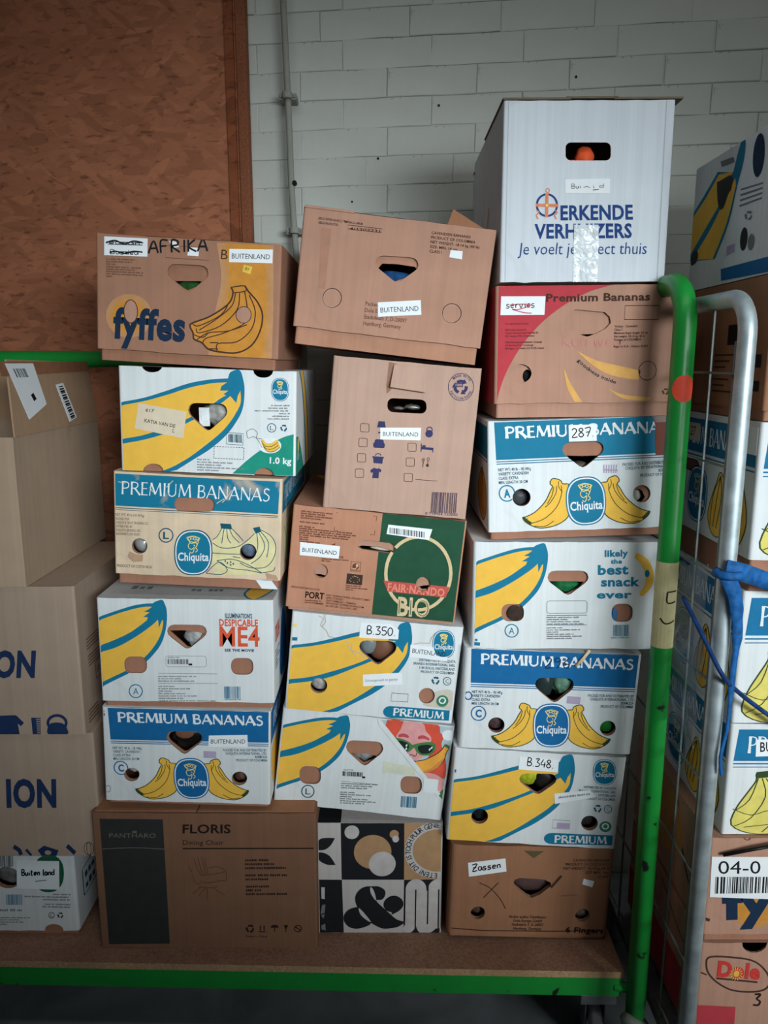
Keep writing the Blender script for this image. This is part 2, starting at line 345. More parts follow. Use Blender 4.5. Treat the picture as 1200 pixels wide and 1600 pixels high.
class Art:
    """flat print and stickers on one plane of a box; design units are mapped to metres on that plane"""
    def __init__(s, parent, src, O, U, V, W, H, clamp=0.004, holes=()):
        s.parent = parent; s.O = Vector(O); s.U = Vector(U); s.V = Vector(V); s.Nn = s.U.cross(s.V)
        s.W = W; s.H = H; s.cl = clamp; s.holes = list(holes); s.g = {}; s.label = {}; s.k = 0; s.mic = 0; s.setsrc(src)
    def setsrc(s, src): s.h = homography(src, [(0, s.H), (s.W, s.H), (s.W, 0), (0, 0)]); return s
    def m2(s, pts):
        a = np.array([(p[0], p[1], 1) for p in pts], float) @ s.h.T
        a = a[:, :2]/a[:, 2:3]
        a[:, 0] = np.clip(a[:, 0], s.cl, s.W-s.cl); a[:, 1] = np.clip(a[:, 1], 0.0005, s.H-0.0005)
        return [tuple(p) for p in a]
    def p3(s, p, L): return s.O + s.U*p[0] + s.V*p[1] + s.Nn*(0.00025+0.00016*L)
    def put(s, name, m, vs, fs, L):
        g = s.g.setdefault(name, M()); s.mic = (s.mic+1) % 7; L = L+0.12*s.mic
        g.add([s.p3(p, L) for p in vs], s.orient(vs, fs), m)
    @staticmethod
    def orient(vs, fs):
        out = []
        for f in fs:
            a = sum(vs[f[i]][0]*vs[f[(i+1) % len(f)]][1]-vs[f[(i+1) % len(f)]][0]*vs[f[i]][1] for i in range(len(f)))
            out.append(f if a >= 0 else tuple(reversed(f)))
        return out
    def poly(s, name, m, pts, L=1):
        q = s.m2(pts); d = [q[0]]
        for p in q[1:]:
            if abs(p[0]-d[-1][0])+abs(p[1]-d[-1][1]) > 2e-5: d.append(p)
        if len(d) > 2:
            v, f = region(d, s.holes); s.put(name, m, v, f, L)
    def raw(s, name, m, vs, fs, L):
        q = s.m2(vs)
        if s.holes:
            hs = [h for h in s.holes if overlap(q, h)]
            if hs: fs = [f for f in fs if not any(inside((sum(q[i][0] for i in f)/len(f), sum(q[i][1] for i in f)/len(f)), h) for h in hs)]
        if fs: s.put(name, m, q, fs, L)
    def line(s, name, m, pts, wd, L=2, closed=False): s.raw(name, m, *ribbon(pts, wd, closed), L)
    def key(s, n): s.k += 1; return n+'#'+str(s.k)
    def text(s, m, t, p0, p1, h, L=3, bold=0.0, name=None, slant=0.0):
        name = name or s.key('lettering')
        v, f, wd = text2d(t, bold); ax = np.array(p0, float); d = (np.array(p1, float)-ax)
        l = np.hypot(*d); e = d/l; nn = np.array([e[1], -e[0]])
        s.raw(name, m, [tuple(ax+e*((x+y*slant*.7)*l/wd)+nn*(y*h)) for x, y in v], f, L)
    def para(s, m, lines, x, y, dy, h, sl=0.0, align='l', L=3, bold=0.0, sq=0.85, name=None, dx=0.0):
        name = name or s.key('small_print')
        for i, t in enumerate(lines):
            if not t: continue
            wd = text2d(t, bold)[2]*h/0.686*sq; yy = y+i*dy; xx = x+i*dx
            a = xx if align == 'l' else (xx-wd if align == 'r' else xx-wd/2)
            s.text(m, t, (a, yy+(a-xx)*sl), (a+wd, yy+(a+wd-xx)*sl), h, L, bold, name)
    def greek(s, m, x, y, dy, h, widths, sl=0.0, align='l', L=3):
        """print too small to read in the photograph: rows of word-long dashes"""
        rnd = random.Random(int(x*7+y*13)); key = s.key('small_print')
        for i, wd in enumerate(widths):
            x0 = x if align == 'l' else x-wd; yy = y+i*dy; cx = x0
            while cx < x0+wd-h:
                ww = min(h*(1.5+rnd.random()*4), x0+wd-cx)
                c = cx
                while c < cx+ww-h*.3:
                    k = h*(.45+rnd.random()*.2); hh = h*(.7+.3*rnd.random())
                    y1 = yy+(c-x)*sl
                    s.raw(key, m, [(c,y1),(c+k,y1+k*sl),(c+k,y1-hh),(c,y1-hh)], [(0,1,2,3)], L); c += k+h*.22
                cx += ww+h*.6
    def roman(s, m, t, p0, p1, h, L=3, k=1.0):
        key = s.key('lettering')
        tot = sum(ROM[c][0] for c in t); ax = np.array(p0, float); d = np.array(p1, float)-ax
        l = np.hypot(*d); e = d/l; nn = np.array([e[1], -e[0]]); sx = l/tot; x = 0
        for c in t:
            wd, st = ROM[c]
            for pts, sw in st:
                q = [tuple(ax+e*((x+a)*sx)+nn*(b*h)) for a, b in (sm(pts, 3) if len(pts) > 2 else [pts[0], ((pts[0][0]*2+pts[1][0])/3, (pts[0][1]*2+pts[1][1])/3), ((pts[0][0]+pts[1][0]*2)/3, (pts[0][1]+pts[1][1]*2)/3), pts[1]])]
                ws = [sw*sx*k*(1.28 if (j in (0, len(q)-1) and len(pts) == 2) else 1.0) for j in range(len(q))]
                s.raw(key, m, *ribbon(q, ws), L)
            x += wd
    def pen(s, m, t, p0, p1, h, wd, L=4, name=None):
        name = name or s.key('handwriting')
        adv = {'.': .3, 'I': .35, 'i': .32, 'l': .35, ' ': .4, 'm': .7, 'w': .7}
        tot = sum(adv.get(c, .68 if not c.islower() else .55) for c in t); ax = np.array(p0, float); d = np.array(p1, float)-ax
        l = np.hypot(*d); e = d/l; nn = np.array([e[1], -e[0]]); sx = l/tot; x = 0
        for c in t:
            for st in PEN[c]:
                q = sm([tuple(ax+e*((x+a)*sx)+nn*(b*h)) for a, b in st], 4); s.line(name, m, q, wd, L)
            x += adv.get(c, .68 if not c.islower() else .55)
    def arc_text(s, m, t, cx, cy, rx, ry, a0, a1, h, L=3, bold=0.0, inward=False):
        key = s.key('lettering')
        ws = [text2d(c, bold)[2]*0.9+.14 if c != ' ' else .35 for c in t]; tot = sum(ws); a = a0
        for c, wd in zip(t, ws):
            am = a+(a1-a0)*wd/tot/2; a += (a1-a0)*wd/tot
            if c == ' ': continue
            q = R(am); px, py = cx+rx*math.cos(q), cy+ry*math.sin(q)
            sg = 1 if a1 > a0 else -1
            e = np.array([-math.sin(q), math.cos(q)])*sg; cw = h/0.686*text2d(c, bold)[2]*0.85
            c0 = np.array([px, py])
            s.text(m, c, tuple(c0-e*cw/2), tuple(c0+e*cw/2), h, L, bold, key)
    def path_text(s, m, t, path, h, L=3, bold=0.0):
        key = s.key('lettering'); P = [np.array(p, float) for p in path]
        d = [0]
        for a, c in zip(P, P[1:]): d.append(d[-1]+np.hypot(*(c-a)))
        ws = [(text2d(c, bold)[2]+.09) if c != ' ' else .30 for c in t]; k = d[-1]/sum(ws); x = 0
        at = lambda q: np.array([np.interp(q, d, [p[i] for p in P]) for i in (0, 1)])
        for c, wd in zip(t, ws):
            if c != ' ': s.text(m, c, tuple(at(x)), tuple(at(x+text2d(c, bold)[2]*k)), h, L, bold, key)
            x += wd*k
    def barcode(s, m, x0, y0, x1, y1, sl=0.0, L=3, lean=0.0, n=26):
        rnd = random.Random(int(x0*3+y0)); x = x0; key = s.key('barcode')
        ws = [rnd.choice((1, 1, 2, 3)) for _ in range(2*n)]; k = (x1-x0)/sum(ws)
        for i, wd in enumerate(ws):
            if i % 2 == 0:
                a, b = x, x+wd*k; q = (a-x0)*sl; r = (b-x0)*sl
                s.raw(key, m, [(a,y0+q),(b,y0+r),(b+lean,y1+r),(a+lean,y1+q)], [(0,1,2,3)], L)
            x += wd*k
    def circled(s, m, ch, cx, cy, r, wd, L=3, bold=0.02):
        key = s.key('class_mark')
        s.line(key, m, ell(cx, cy, r, n=28), wd, L, True)
        s.text(m, ch, (cx-r*.42, cy+r*.5), (cx+r*.42, cy+r*.52), r, L, bold, key)
    def recycle(s, m, cx, cy, r, L=3, rot=0):
        key = s.key('recycling_mark')
        for k in range(3):
            a = -90+k*120+rot; q = [(cx+r*math.cos(R(a+t))*.8, cy+r*math.sin(R(a+t))*.8) for t in (-38, -5, 25)]
            s.line(key, m, q, r*.42, L)
            d = R(a+25); e = R(a+115); hx, hy = q[-1]
            s.raw(key, m, [(hx+math.cos(d)*r*.4, hy+math.sin(d)*r*.4), (hx-math.cos(d)*r*.4, hy-math.sin(d)*r*.4), (hx+math.cos(e)*r*.55, hy+math.sin(e)*r*.55)], [(0,1,2)], L)
    def done(s):
        for n, g in s.g.items():
            n = n.split('#')[0]; o = g.build(n, s.parent)
            if n in ('barcode', 'small_print', 'scuffs', 'tear'): o['kind'] = 'stuff'   # bars and letters too small to pick apart
        s.g = {}

def sticker(A, q, m=LABEL, label=None, name='sticker', L=5, edge=True, parent=None):
    """paper label glued on the box, a part of its own; returns an Art for what is written on it"""
    d = A.m2(q); g = M(); n = len(d)
    top = [A.p3(p, L) for p in d]; bot = [A.p3(p, 0) for p in d]
    f = A.orient(d, [tuple(range(n))])[0]
    fs = [f]+[(i, (i+1) % n, n+(i+1) % n, n+i) for i in range(n)]
    g.add(top+bot, fs, m); o = g.build(name, parent or A.parent.parent or A.parent)
    if label: o['label'] = label
    B = Art(o, [(0,0),(1,0),(1,1),(0,1)], A.O, A.U, A.V, A.W, A.H); B.h = A.h
    B.lift = L+1
    return B
def label_text(A, q, t, h, a=.06, b=.94, base=.72, m=BLK, bold=0.0, label=None, L=5):
    B = sticker(A, q, label=label or 'white paper sticker reading '+t, L=L)
    def pt(u, v):
        return tuple((1-v)*((1-u)*q[0][i]+u*q[1][i])+v*((1-u)*q[3][i]+u*q[2][i]) for i in (0, 1))
    B.text(m, t, pt(a, base), pt(b, base), h, L+1, bold); B.done(); return B

# ------------------------------------------------------------------ box builders
def panel(g, outer, holes, y, m, t, medge, flip=False):
    """upright board sheet at depth y with cut-outs; t is the board thickness shown in the cut-outs"""
    v, f = region(outer, holes)
    f = Art.orient(v, f)
    g.add([(p[0], y, p[1]) for p in v], f, m)
    for h in holes:
        n = len(h)
        for i in range(n):
            a, b = h[i], h[(i+1) % n]; mid = ((a[0]+b[0])/2, (a[1]+b[1])/2)
            if inside(mid, outer): g.add([(a[0],y,a[1]),(b[0],y,b[1]),(b[0],y+t,b[1]),(a[0],y+t,a[1])], [(0,1,2,3)], medge)
def shell(g, W, D, z0, z1, y0, r, m, medge, holes=(), top=True, bottom=False, topmat=None, jag=0.0, rnd=None, t=0.0045):
    """box of board: front sheet with cut-outs, rounded upright corners, sides, back, top"""
    x0, x1 = -W/2, W/2; rnd = rnd or random.Random(1)
    out = [(x0+r, z0)]
    n = 14
    if jag:
        for i in range(1, n): out.append((x0+r+(W-2*r)*i/n, z0+rnd.uniform(-jag, jag)))
    out.append((x1-r, z0)); out.append((x1-r, z1))
    if jag:
        for i in range(1, n): out.append((x1-r-(W-2*r)*i/n, z1-abs(rnd.uniform(0, jag))))
    out.append((x0+r, z1))
    panel(g, out, list(holes), y0, m, t, medge)
    prof = []
    for cx, cy, a in ((x1-r, y0+r, -90), (x1-r, y0+D-r, 0), (x0+r, y0+D-r, 90), (x0+r, y0+r, 180)):
        for k in range(5):
            q = R(a+90*k/4); prof.append((cx+r*math.cos(q), cy+r*math.sin(q)))
    n = len(prof); vs = [(p[0], p[1], z0) for p in prof]+[(p[0], p[1], z1) for p in prof]
    g.add(vs, [(i, i+1, n+i+1, n+i) for i in range(n-1)], m)
    if top: g.add([(p[0], p[1], z1) for p in prof], [tuple(range(n))], topmat or m)
    if bottom: g.add([(p[0], p[1], z0) for p in prof], [tuple(range(n-1, -1, -1))], m)
class Box: pass
def carton(name, label, x, Y, z, W, H, roll, src, lip=0.0, D=0.50, yaw=0.0, holes=(), tray_holes=None, board=None, tray=TRAY, cat='box',
           r=0.005, two=True, bodyname='lid', jag=0.0012, group=None, traytop=0.03, topmat=None):
    """banana-style carton: printed lid sliding over an inner tray (two=False: plain one-piece carton)"""
    b = Box(); board = board or WHITE
    root = thing(name, (x, Y, z), label, cat, group, (0, -R(roll), R(yaw))); b.root = root
    b.M = Matrix.Translation((x, Y, z)) @ Matrix.Rotation(R(yaw), 4, 'Z') @ Matrix.Rotation(-R(roll), 4, 'Y')
    O = (-W/2, 0, lip)
    tmp = Art(None, src, O, (1,0,0), (0,0,1), W, H)
    def local(h):
        a = np.array([(p[0], p[1], 1) for p in h], float) @ tmp.h.T; a = a[:, :2]/a[:, 2:3]
        return [(q[0]-W/2, q[1]+lip) for q in a]
    b.local = local
    hl = [local(h) for h in holes]
    g = M(); rnd = random.Random(sum(map(ord, label)))
    shell(g, W, D, lip if two else 0.0, lip+H, 0, r, board, EDGE, hl, True, not two, topmat, jag, rnd)
    b.lid = g.build(bodyname, root)
    if two:
        g = M(); th = [local(h) for h in (tray_holes if tray_holes is not None else holes)]
        shell(g, W-0.012, D-0.012, 0.0, lip+H-traytop, 0.007, 0.006, tray, EDGE, th, False, True, None, 0.0, rnd)
        b.tray = g.build('tray', root)
    b.A = Art(b.lid, src, O, (1,0,0), (0,0,1), W, H, max(0.0035, r*.85), [[(p[0]+W/2, p[1]-lip) for p in h] for h in hl])
    b.W, b.H, b.D, b.lip = W, H, D, lip
    return b
UNIT = [(0,0),(1,0),(1,1),(0,1)]
def right_art(b, src=UNIT): return Art(b.lid, src, (b.W/2, 0, b.lip), (0,1,0), (0,0,1), b.D, b.H, 0.006)
def left_art(b, src=UNIT): return Art(b.lid, src, (-b.W/2, b.D, b.lip), (0,-1,0), (0,0,1), b.D, b.H, 0.006)
def top_art(b, src=UNIT): return Art(b.lid, src, (-b.W/2, 0, b.lip+b.H), (1,0,0), (0,1,0), b.W, b.D, 0.002)

from mathutils import noise as mnoise
def blob(name, label, cat, b, c, rx, ry, m, seed=1, amp=0.25, depth=0.022, freq=2.2, squash=1.0, front=0.014):
    """soft or lumpy item lying inside a box, seen through a cut-out"""
    (cx, cz), = b.local([c]); e = b.local([(c[0]+rx, c[1]), (c[0], c[1]+ry)])
    ax = abs(e[0][0]-cx)*1.1; az = abs(e[1][1]-cz)*1.1
    g = M(); vs = []; fs = []; nu, nv = 20, 12
    for i in range(nv+1):
        ph = math.pi*i/nv
        for j in range(nu):
            th = 2*math.pi*j/nu; d = Vector((math.sin(ph)*math.cos(th), math.sin(ph)*math.sin(th), math.cos(ph)))
            k = 1+amp*mnoise.noise(d*freq+Vector((seed*7.1, seed, 0)))
            vs.append((d.x*ax*k, d.y*depth*k, d.z*az*k))
    for i in range(nv):
        for j in range(nu):
            j2 = (j+1) % nu; fs.append((i*nu+j, (i+1)*nu+j, (i+1)*nu+j2, i*nu+j2))
    g.add(vs, fs, m)
    o = g.build(name, None, True); o.location = b.M @ Vector((cx, front+depth, cz)); o.rotation_euler = b.root.rotation_euler
    tag(o, label, cat); return o

# ------------------------------------------------------------------ the setting
g = M(); g.box((-4, -3, -0.05), (4, 4, 0), mat('concrete_floor', (130, 136, 140), 0.7, 'concrete'))
tag(g.build('floor'), kind='structure')
PAINT = mat('white_wall_paint', (203, 206, 200), 0.8, 'brickpaint', var=0.07)
JOINT = mat('painted_mortar', (196, 198, 192), 0.9, 'brickpaint', var=0.1)
wall = empty('wall_back', (0.3, 2.42, 0), (0, 0, R(-7.5))); wall['kind'] = 'structure'
g = M(); g.box((-3.6, 0.0045, 0), (3.2, 0.2, 3.6), JOINT); tag(g.build('wall_back_core', wall), kind='structure').name = 'mortar_bed'
PITCH_X, PITCH_Z = 0.262, 0.0805
protos = []
for k in range(7):
    rnd = random.Random(k); g = M(); q_ = (0.0035, 0.001, 0.0022, 0.0040, 0.0012, 0.0028, 0.0008)[k]; lx, lz = PITCH_X-q_, PITCH_Z-q_*0.9
    xs = [-lx/2, -lx/6, lx/6, lx/2]; j = lambda a: rnd.uniform(-a, a)
    fr = [(xx+(j(.0018) if i in (0, 3) else 0), 0.0+abs(j(.002)), zz+j(.0014)) for zz in (-lz/2, lz/2) for i, xx in enumerate(xs)]
    inn = [(p[0]*0.982, p[1]-(0.0006+0.3*q_), p[2]*0.94) for p in fr]
    bk = [(p[0], 0.02, p[2]) for p in fr]
    vs = inn+fr+bk; fs = [(i, i+1, 5+i, 4+i) for i in range(3)]
    loop = [0, 1, 2, 3, 7, 6, 5, 4]
    for q in (0, 8):
        for i in range(8):
            a, c = loop[i], loop[(i+1) % 8]; fs.append((q+a, q+8+a, q+8+c, q+c))
    g.add(vs, fs, PAINT)
    me = g.build('brick', wall); protos.append(me.data); bpy.data.objects.remove(me)
rnd = random.Random(11)
for row in range(24):
    zz = 1.24+row*PITCH_Z
    off = (row % 2)*0.5*PITCH_X + (0.25*PITCH_X if row % 5 == 3 else 0)
    for c in range(11):
        xx = -0.95+off+c*PITCH_X
        o = bpy.data.objects.new('brick', protos[rnd.randrange(7)]); COL.objects.link(o); o.parent = wall
        o.location = (xx, rnd.uniform(-0.0012, 0.0014), zz); o.rotation_euler = (0, rnd.uniform(-.004, .004), 0)
HOLE = mat('drill_hole_dark', (30, 28, 26), 0.9, 'ink')
for hx, hz, hr in ((0.27, 2.27, .0045), (0.10, 1.985, .004), (-0.07, 2.03, .003), (0.16, 2.46, .003), (-0.02, 2.32, .003), (-0.10, 2.20, .0025), (0.55, 2.52, .003)):
    g = M(); g.tube([(hx-0.3, -0.0052, hz), (hx-0.3, 0.004, hz)], hr, HOLE, 10); g.build('drill_hole', wall)

osb = thing('osb_board', (-0.435, 2.49, 0), 'reddish brown strand board panel covering the left part of the wall', 'board', rot=(0,0,R(-7.5)))
g = M(); g.box((-2.6, 0, 0.02), (0.0, 0.018, 3.3), mat('osb_strands', (182, 118, 88), 0.7, 'osb')); g.build('panel', osb)
g = M(); g.box((0.0, -0.012, 0.02), (0.030, 0.022, 3.3), mat('edge_batten_wood', (150, 92, 66), 0.7, 'chip')); bevel(g.build('edge_batten', osb))
g = M()
g.box((-0.034, -0.010, 0.02), (-0.008, -0.0005, 3.3), mat('face_strip_wood', (146, 84, 56), 0.7, 'osb')); g.build('face_strip', osb)

pipe = thing('conduit_pipe', (-0.27, 2.44, 1.5), 'thin grey painted conduit pipe running down the white brick wall', 'pipe')
PIPEM = mat('grey_pipe_paint', (150, 150, 142), 0.6, 'paint')
g = M(); g.tube(sm([(-0.03, 0, 1.6), (-0.012, 0, 1.0), (-0.006, 0, 0.72), (0.006, 0, 0.5), (0.02, 0, 0.3), (0.022, 0, -0.2), (0.022, 0, -1.4)], 5), 0.0095, PIPEM, 12); g.build('pipe', pipe, True)
for zz, xo in ((0.985, -0.012), (0.61, 0.001)):
    g = M(); g.tube([(xo, -0.012, zz-0.009), (xo, -0.012, zz+0.009)], 0.0145, PIPEM, 12); g.box((xo-0.026, -0.002, zz-0.009), (xo+0.026, 0.05, zz+0.009), PIPEM)
    c = bevel(g.build('clamp', pipe), .002)
    for s_ in (-1, 1):
        g = M(); g.tube([(xo+s_*0.02, -0.006, zz), (xo+s_*0.02, -0.001, zz)], 0.0045, DSTEEL, 8); g.build('screw', c)
g = M(); g.tube([(0.004, -0.014, 0.745), (0.004, 0.0, 0.745)], 0.007, HOLE, 8); g.build('clamp_bolt', pipe)

# ------------------------------------------------------------------ the green trolley
tro = thing('platform_trolley', (0, 1.66, 0), 'green tubular platform trolley with a chipboard deck carrying the box stacks', 'trolley')
CHIP = mat('chipboard_deck', (156, 118, 98), 0.85, 'chip'); CHIPE = mat('chipboard_edge', (190, 156, 120), 0.9, 'chip')
def deckpt(xx): return -0.024*(xx+0.2)      # the trolley stands very slightly askew
g = M(); xa, xb = -1.5, 0.592
g.add([(xa, deckpt(xa), .228), (xb, deckpt(xb), .228), (xb, .60, .228), (xa, .64, .228), (xa, deckpt(xa), .246), (xb, deckpt(xb), .246), (xb, .60, .246), (xa, .64, .246)],
      [(4,5,6,7), (0,3,2,1)], CHIP)
k = g.v[:]; g.add(k, [(0,1,5,4), (1,2,6,5), (2,3,7,6), (3,0,4,7)], CHIPE); g.build('deck', tro)
g = M(); y = lambda xx: deckpt(xx)+0.001
g.add([(xa, y(xa), .176), (xb-.004, y(xb), .176), (xb-.004, y(xb)+.004, .176), (xa, y(xa)+.004, .176), (xa, y(xa), .228), (xb-.004, y(xb), .228), (xb-.004, y(xb)+.004, .228), (xa, y(xa)+.004, .228)],
      [(0,1,5,4), (2,3,7,6), (1,2,6,5), (3,0,4,7), (4,5,6,7), (0,3,2,1)], GREENTUBE)
g.box((xa, .02, .222), (xb-.004, .06, .228), GREENTUBE); g.build('front_rail', tro)
g = M(); g.box((xa, .56, .176), (xb-.004, .60, .228), GREENTUBE); g.build('rear_rail', tro)
px = 0.621
arc = [(px, -0.03, 0.13), (px, -0.03, 1.0), (px, -0.03, 1.80)]+[(px, -0.03+0.085*(1-math.cos(R(a))), 1.80+0.085*math.sin(R(a))) for a in range(10, 91, 10)]
arc += [(px, 0.48, 1.885)]+[(px, 0.48+0.085*math.sin(R(a)), 1.80+0.085*math.cos(R(a))) for a in range(10, 91, 10)]+[(px, 0.565, 0.13)]
g = M(); g.tube(arc, 0.0235, GREENTUBE, 18); end = g.build('end_frame', tro, True); end['label'] = 'green bent tube frame at the right end'
g = M(); g.tube([(px, -0.03, 1.10), (px, -0.03, 1.295)], 0.0240, mat('cream_tape', (206, 196, 148), 0.6, 'ink'), 18, False); tp = g.build('tape_band', end); tp['label'] = 'cream tape marked 5 around the tube'
# the figure 5 on the tape and the round sticker wrap around the tube
def on_tube(pts, r, zc): return [(px+r*math.sin(u/r), -0.03-r*math.cos(u/r), zc+v) for u, v in pts]
g = M()
for st in ([(-.004,.030),(.018,.032)], [(-.004,.030),(-.003,.006),(.018,.008)], [(-.016,-.03),(-.004,-.042),(.018,-.036)]):
    v, f = ribbon(sm(st, 5), .0032); g.add(on_tube(v, .0245, 1.20), f, BLK)
g.build('handwriting', tp)
g = M(); v, f = region(ell(0, 0, .0262, .028, 24), []); ring_ = []
cells = [(ix*.004, iz*.004) for ix in range(-8, 9) for iz in range(-8, 9)]
vv = []; ff = []
for a in range(0, 24):
    for rr in range(6):
        pass
N1 = 24; vv = [(0, 0)]+[(.0262*q/5*math.cos(2*math.pi*a/N1), .028*q/5*math.sin(2*math.pi*a/N1)) for q in range(1, 6) for a in range(N1)]
ff = [(0, 1+a, 1+(a+1) % N1) for a in range(N1)]+[(1+q*N1+a, 1+(q+1)*N1+a, 1+(q+1)*N1+(a+1) % N1, 1+q*N1+(a+1) % N1) for q in range(4) for a in range(N1)]
g.add(on_tube(vv, .0241, 1.667), ff, mat('orange_red_sticker', (232, 84, 62), 0.5, 'ink')); o = g.build('round_sticker', end, True); o['label'] = 'round orange red sticker'
g = M(); g.tube([(xb-.02, -0.01, .20), (px, -0.02, .20)], .012, GREENTUBE, 8); g.tube([(xb-.02, .57, .20), (px, .56, .20)], .012, GREENTUBE, 8); g.build('frame_bracket', tro)
hx0 = -1.30; hz = 1.73; ry = .605
rail = [(hx0, ry, .2), (hx0, ry, hz-.12)]+[(hx0+.12*(1-math.cos(R(a))), ry, hz-.12+.12*math.sin(R(a))) for a in range(15, 91, 15)]+[(-.48, ry, hz)]+[(-.48+.08*math.sin(R(a)), ry, hz-.08+.08*math.cos(R(a))) for a in range(15, 91, 15)]+[(-.40, ry, .2)]
g = M(); g.tube(rail, .0235, GREENTUBE, 16); o = g.build('rear_frame', tro, True)
for cx, cy in ((.535, .03), (.535, .5), (-1.3, .06), (-1.3, .5)):
    c = empty('caster', (cx, cy, 0)); c.parent = tro
    g = M(); n = 24
    g.tube([(0, 0.0, .062), (0.0, 0.0, .0621)], .001, DSTEEL, 6)
    g = M(); g.tube([(-.016, 0, .062), (-.010, 0, .062), (.010, 0, .062), (.016, 0, .062)], [.050, .060, .060, .050], mat('grey_rubber_wheel', (120, 122, 124), .6, 'ink'), n); g.build('wheel', c, True)
    g = M(); g.tube([(-.019, 0, .062), (.019, 0, .062)], .022, STEEL, 16); g.build('hub', c, True)
    g = M()
    for s_ in (-1, 1): g.box((s_*.024-.002, -.022, .05), (s_*.024+.002, .022, .15), DSTEEL)
    g.box((-.045, -.045, .148), (.045, .045, .176), DSTEEL); bevel(g.build('fork', c), .002)
g = M(); g.tube([(px+.01, -.045, .105), (px-.012, -.055, .122), (px-.034, -.05, .15)], [.03, .026, .012], mat('grey_bumper_rubber', (110, 116, 108), .6, 'ink'), 12); g.build('corner_bumper', tro, True)

# ------------------------------------------------------------------ shared print designs
Q296 = [(140,48),(1130,85),(1085,660),(90,605)]
Q350 = [(135,60),(1140,150),(1075,725),(95,620)]
QDESP = [(45,140),(1115,140),(1112,768),(70,755)]
def brand_oval(A, cx, cy, rx, ry, ring=BLUE, fill=BLUE, big=True, k=1.0):
    A.poly('brand_oval', ring, ell(cx, cy, rx, ry, 32, 2.5), 3); A.poly('brand_oval', WINK, ell(cx, cy, rx*.94, ry*.95, 32, 2.5), 4)
    A.poly('brand_oval', fill, ell(cx, cy, rx*.88, ry*.90, 32, 2.5), 5)
    A.text(WINK, 'Chiquita', (cx-rx*.80, cy+ry*.34), (cx+rx*.80, cy+ry*.36), ry*.34, 6, .022, 'brand_oval')
    P = lambda u, v: (cx+rx*u, cy+ry*v); wl = rx*.035 if big else rx*.06
    for st in ([(-.34,-.66),(-.2,-.5),(.1,-.46),(.34,-.62)], [(-.34,-.66),(0,-.72),(.34,-.62)], [(-.22,-.5),(-.12,-.4),(.02,-.42),(.16,-.44)], [(-.2,-.42),(-.26,-.3),(-.2,-.18),(-.08,-.14)],
               [(.14,-.44),(.2,-.32),(.12,-.22),(.22,-.1),(.1,-.02)], [(-.08,-.14),(.04,-.22),(.02,-.08),(-.06,.02),(-.18,-.04)], [(.3,-.6),(.24,-.42),(.2,-.34)], [(.02,-.34),(.08,-.28)]):
        A.line('brand_oval', YEL2, sm([P(*q) for q in st], 3), wl, 6)
    for u, v in ((-.2,-.6), (-.06,-.64), (.08,-.6), (.2,-.62)): A.line('brand_oval', YEL2, ell(*P(u, v), rx*.07, n=8), wl*.8, 6, True)
def big_banana_small(A, blue=TEAL):
    A.setsrc(QDESP); n = 'printed_banana'
    A.poly(n, blue, sm([(40,262),(150,222),(260,186),(330,173),(382,170)])+sm([(384,168),(402,157),(440,148),(456,175),(466,212),(466,270),(455,340),(430,410),(390,467),(330,527),(240,587),(150,632),(60,678)]), 1)
    A.poly(n, YEL, sm([(40,283),(160,238),(270,204),(340,190),(378,190)])+[(358,205),(330,220),(364,224),(322,252),(352,254)]+sm([(345,272),(250,342),(150,392),(40,434)]), 2)
    A.poly(n, YEL, sm([(40,472),(160,436),(270,376),(370,306),(412,266)])+[(418,315),(434,276)]+sm([(443,268),(440,312),(420,372),(380,437),(320,502),(230,567),(140,612),(40,660)]), 2)
def big_banana_large(A, blue=TEAL):
    A.setsrc(Q350); n = 'printed_banana'
    A.poly(n, blue, sm([(95,258),(250,242),(380,213),(520,178),(640,165),(742,165)])+sm([(745,155),(762,130),(812,124),(828,180),(829,240),(810,330),(770,397),(700,472),(600,542),(500,592),(400,642)])+[(350,690),(300,700),(80,640)], 1)
    A.poly(n, YEL, sm([(95,276),(250,260),(390,233),(520,202),(650,186),(735,186)])+[(700,205),(690,228),(738,232),(705,250),(722,256)]+sm([(690,270),(580,332),(480,372),(350,412),(230,441),(90,454)]), 2)
    A.poly(n, YEL, sm([(90,480),(230,466),(360,439),(500,386),(600,346),(690,297),(745,262)])+[(775,302),(788,262)]+sm([(806,236),(800,302),(770,352),(730,402),(670,457),(580,517),(480,577),(380,622),(300,645)])+[(240,690),(85,640)], 2)
def bunch(A, mirror=False, fill=YEL, ink=OUTL):
    def T(p):
        if not mirror: return p
        x = 1236-p[0]; return (x, p[1]+(x-p[0])*.036)
    X = lambda pts: [T(p) for p in pts]
    key = A.key('printed_bananas')
    out = sm([(435,372),(452,355),(490,368),(500,386),(530,388)],3)+sm([(530,520),(518,556),(490,580),(440,600),(370,606),(322,590),(288,565),(276,545)],4)+sm([(276,545),(340,522),(400,472),(432,420),(446,396),(435,385)],4)
    A.poly(key, fill, X(out), 2); A.line(key, ink, X(out), 5, 3, True)
    for st in ([(492,395),(490,440),(458,505),(390,558),(312,578)], [(468,395),(462,430),(430,475),(398,500)], [(452,398),(440,440),(412,482)], [(335,592),(390,598),(438,575)], [(300,548),(296,566)], [(480,372),(478,398),(496,430)]):
        A.line(key, ink, X(sm(st, 4)), 4, 3)
    A.poly(key, ink, X([(274,540),(286,538),(296,552),(322,572),(316,584),(288,566)]), 4)
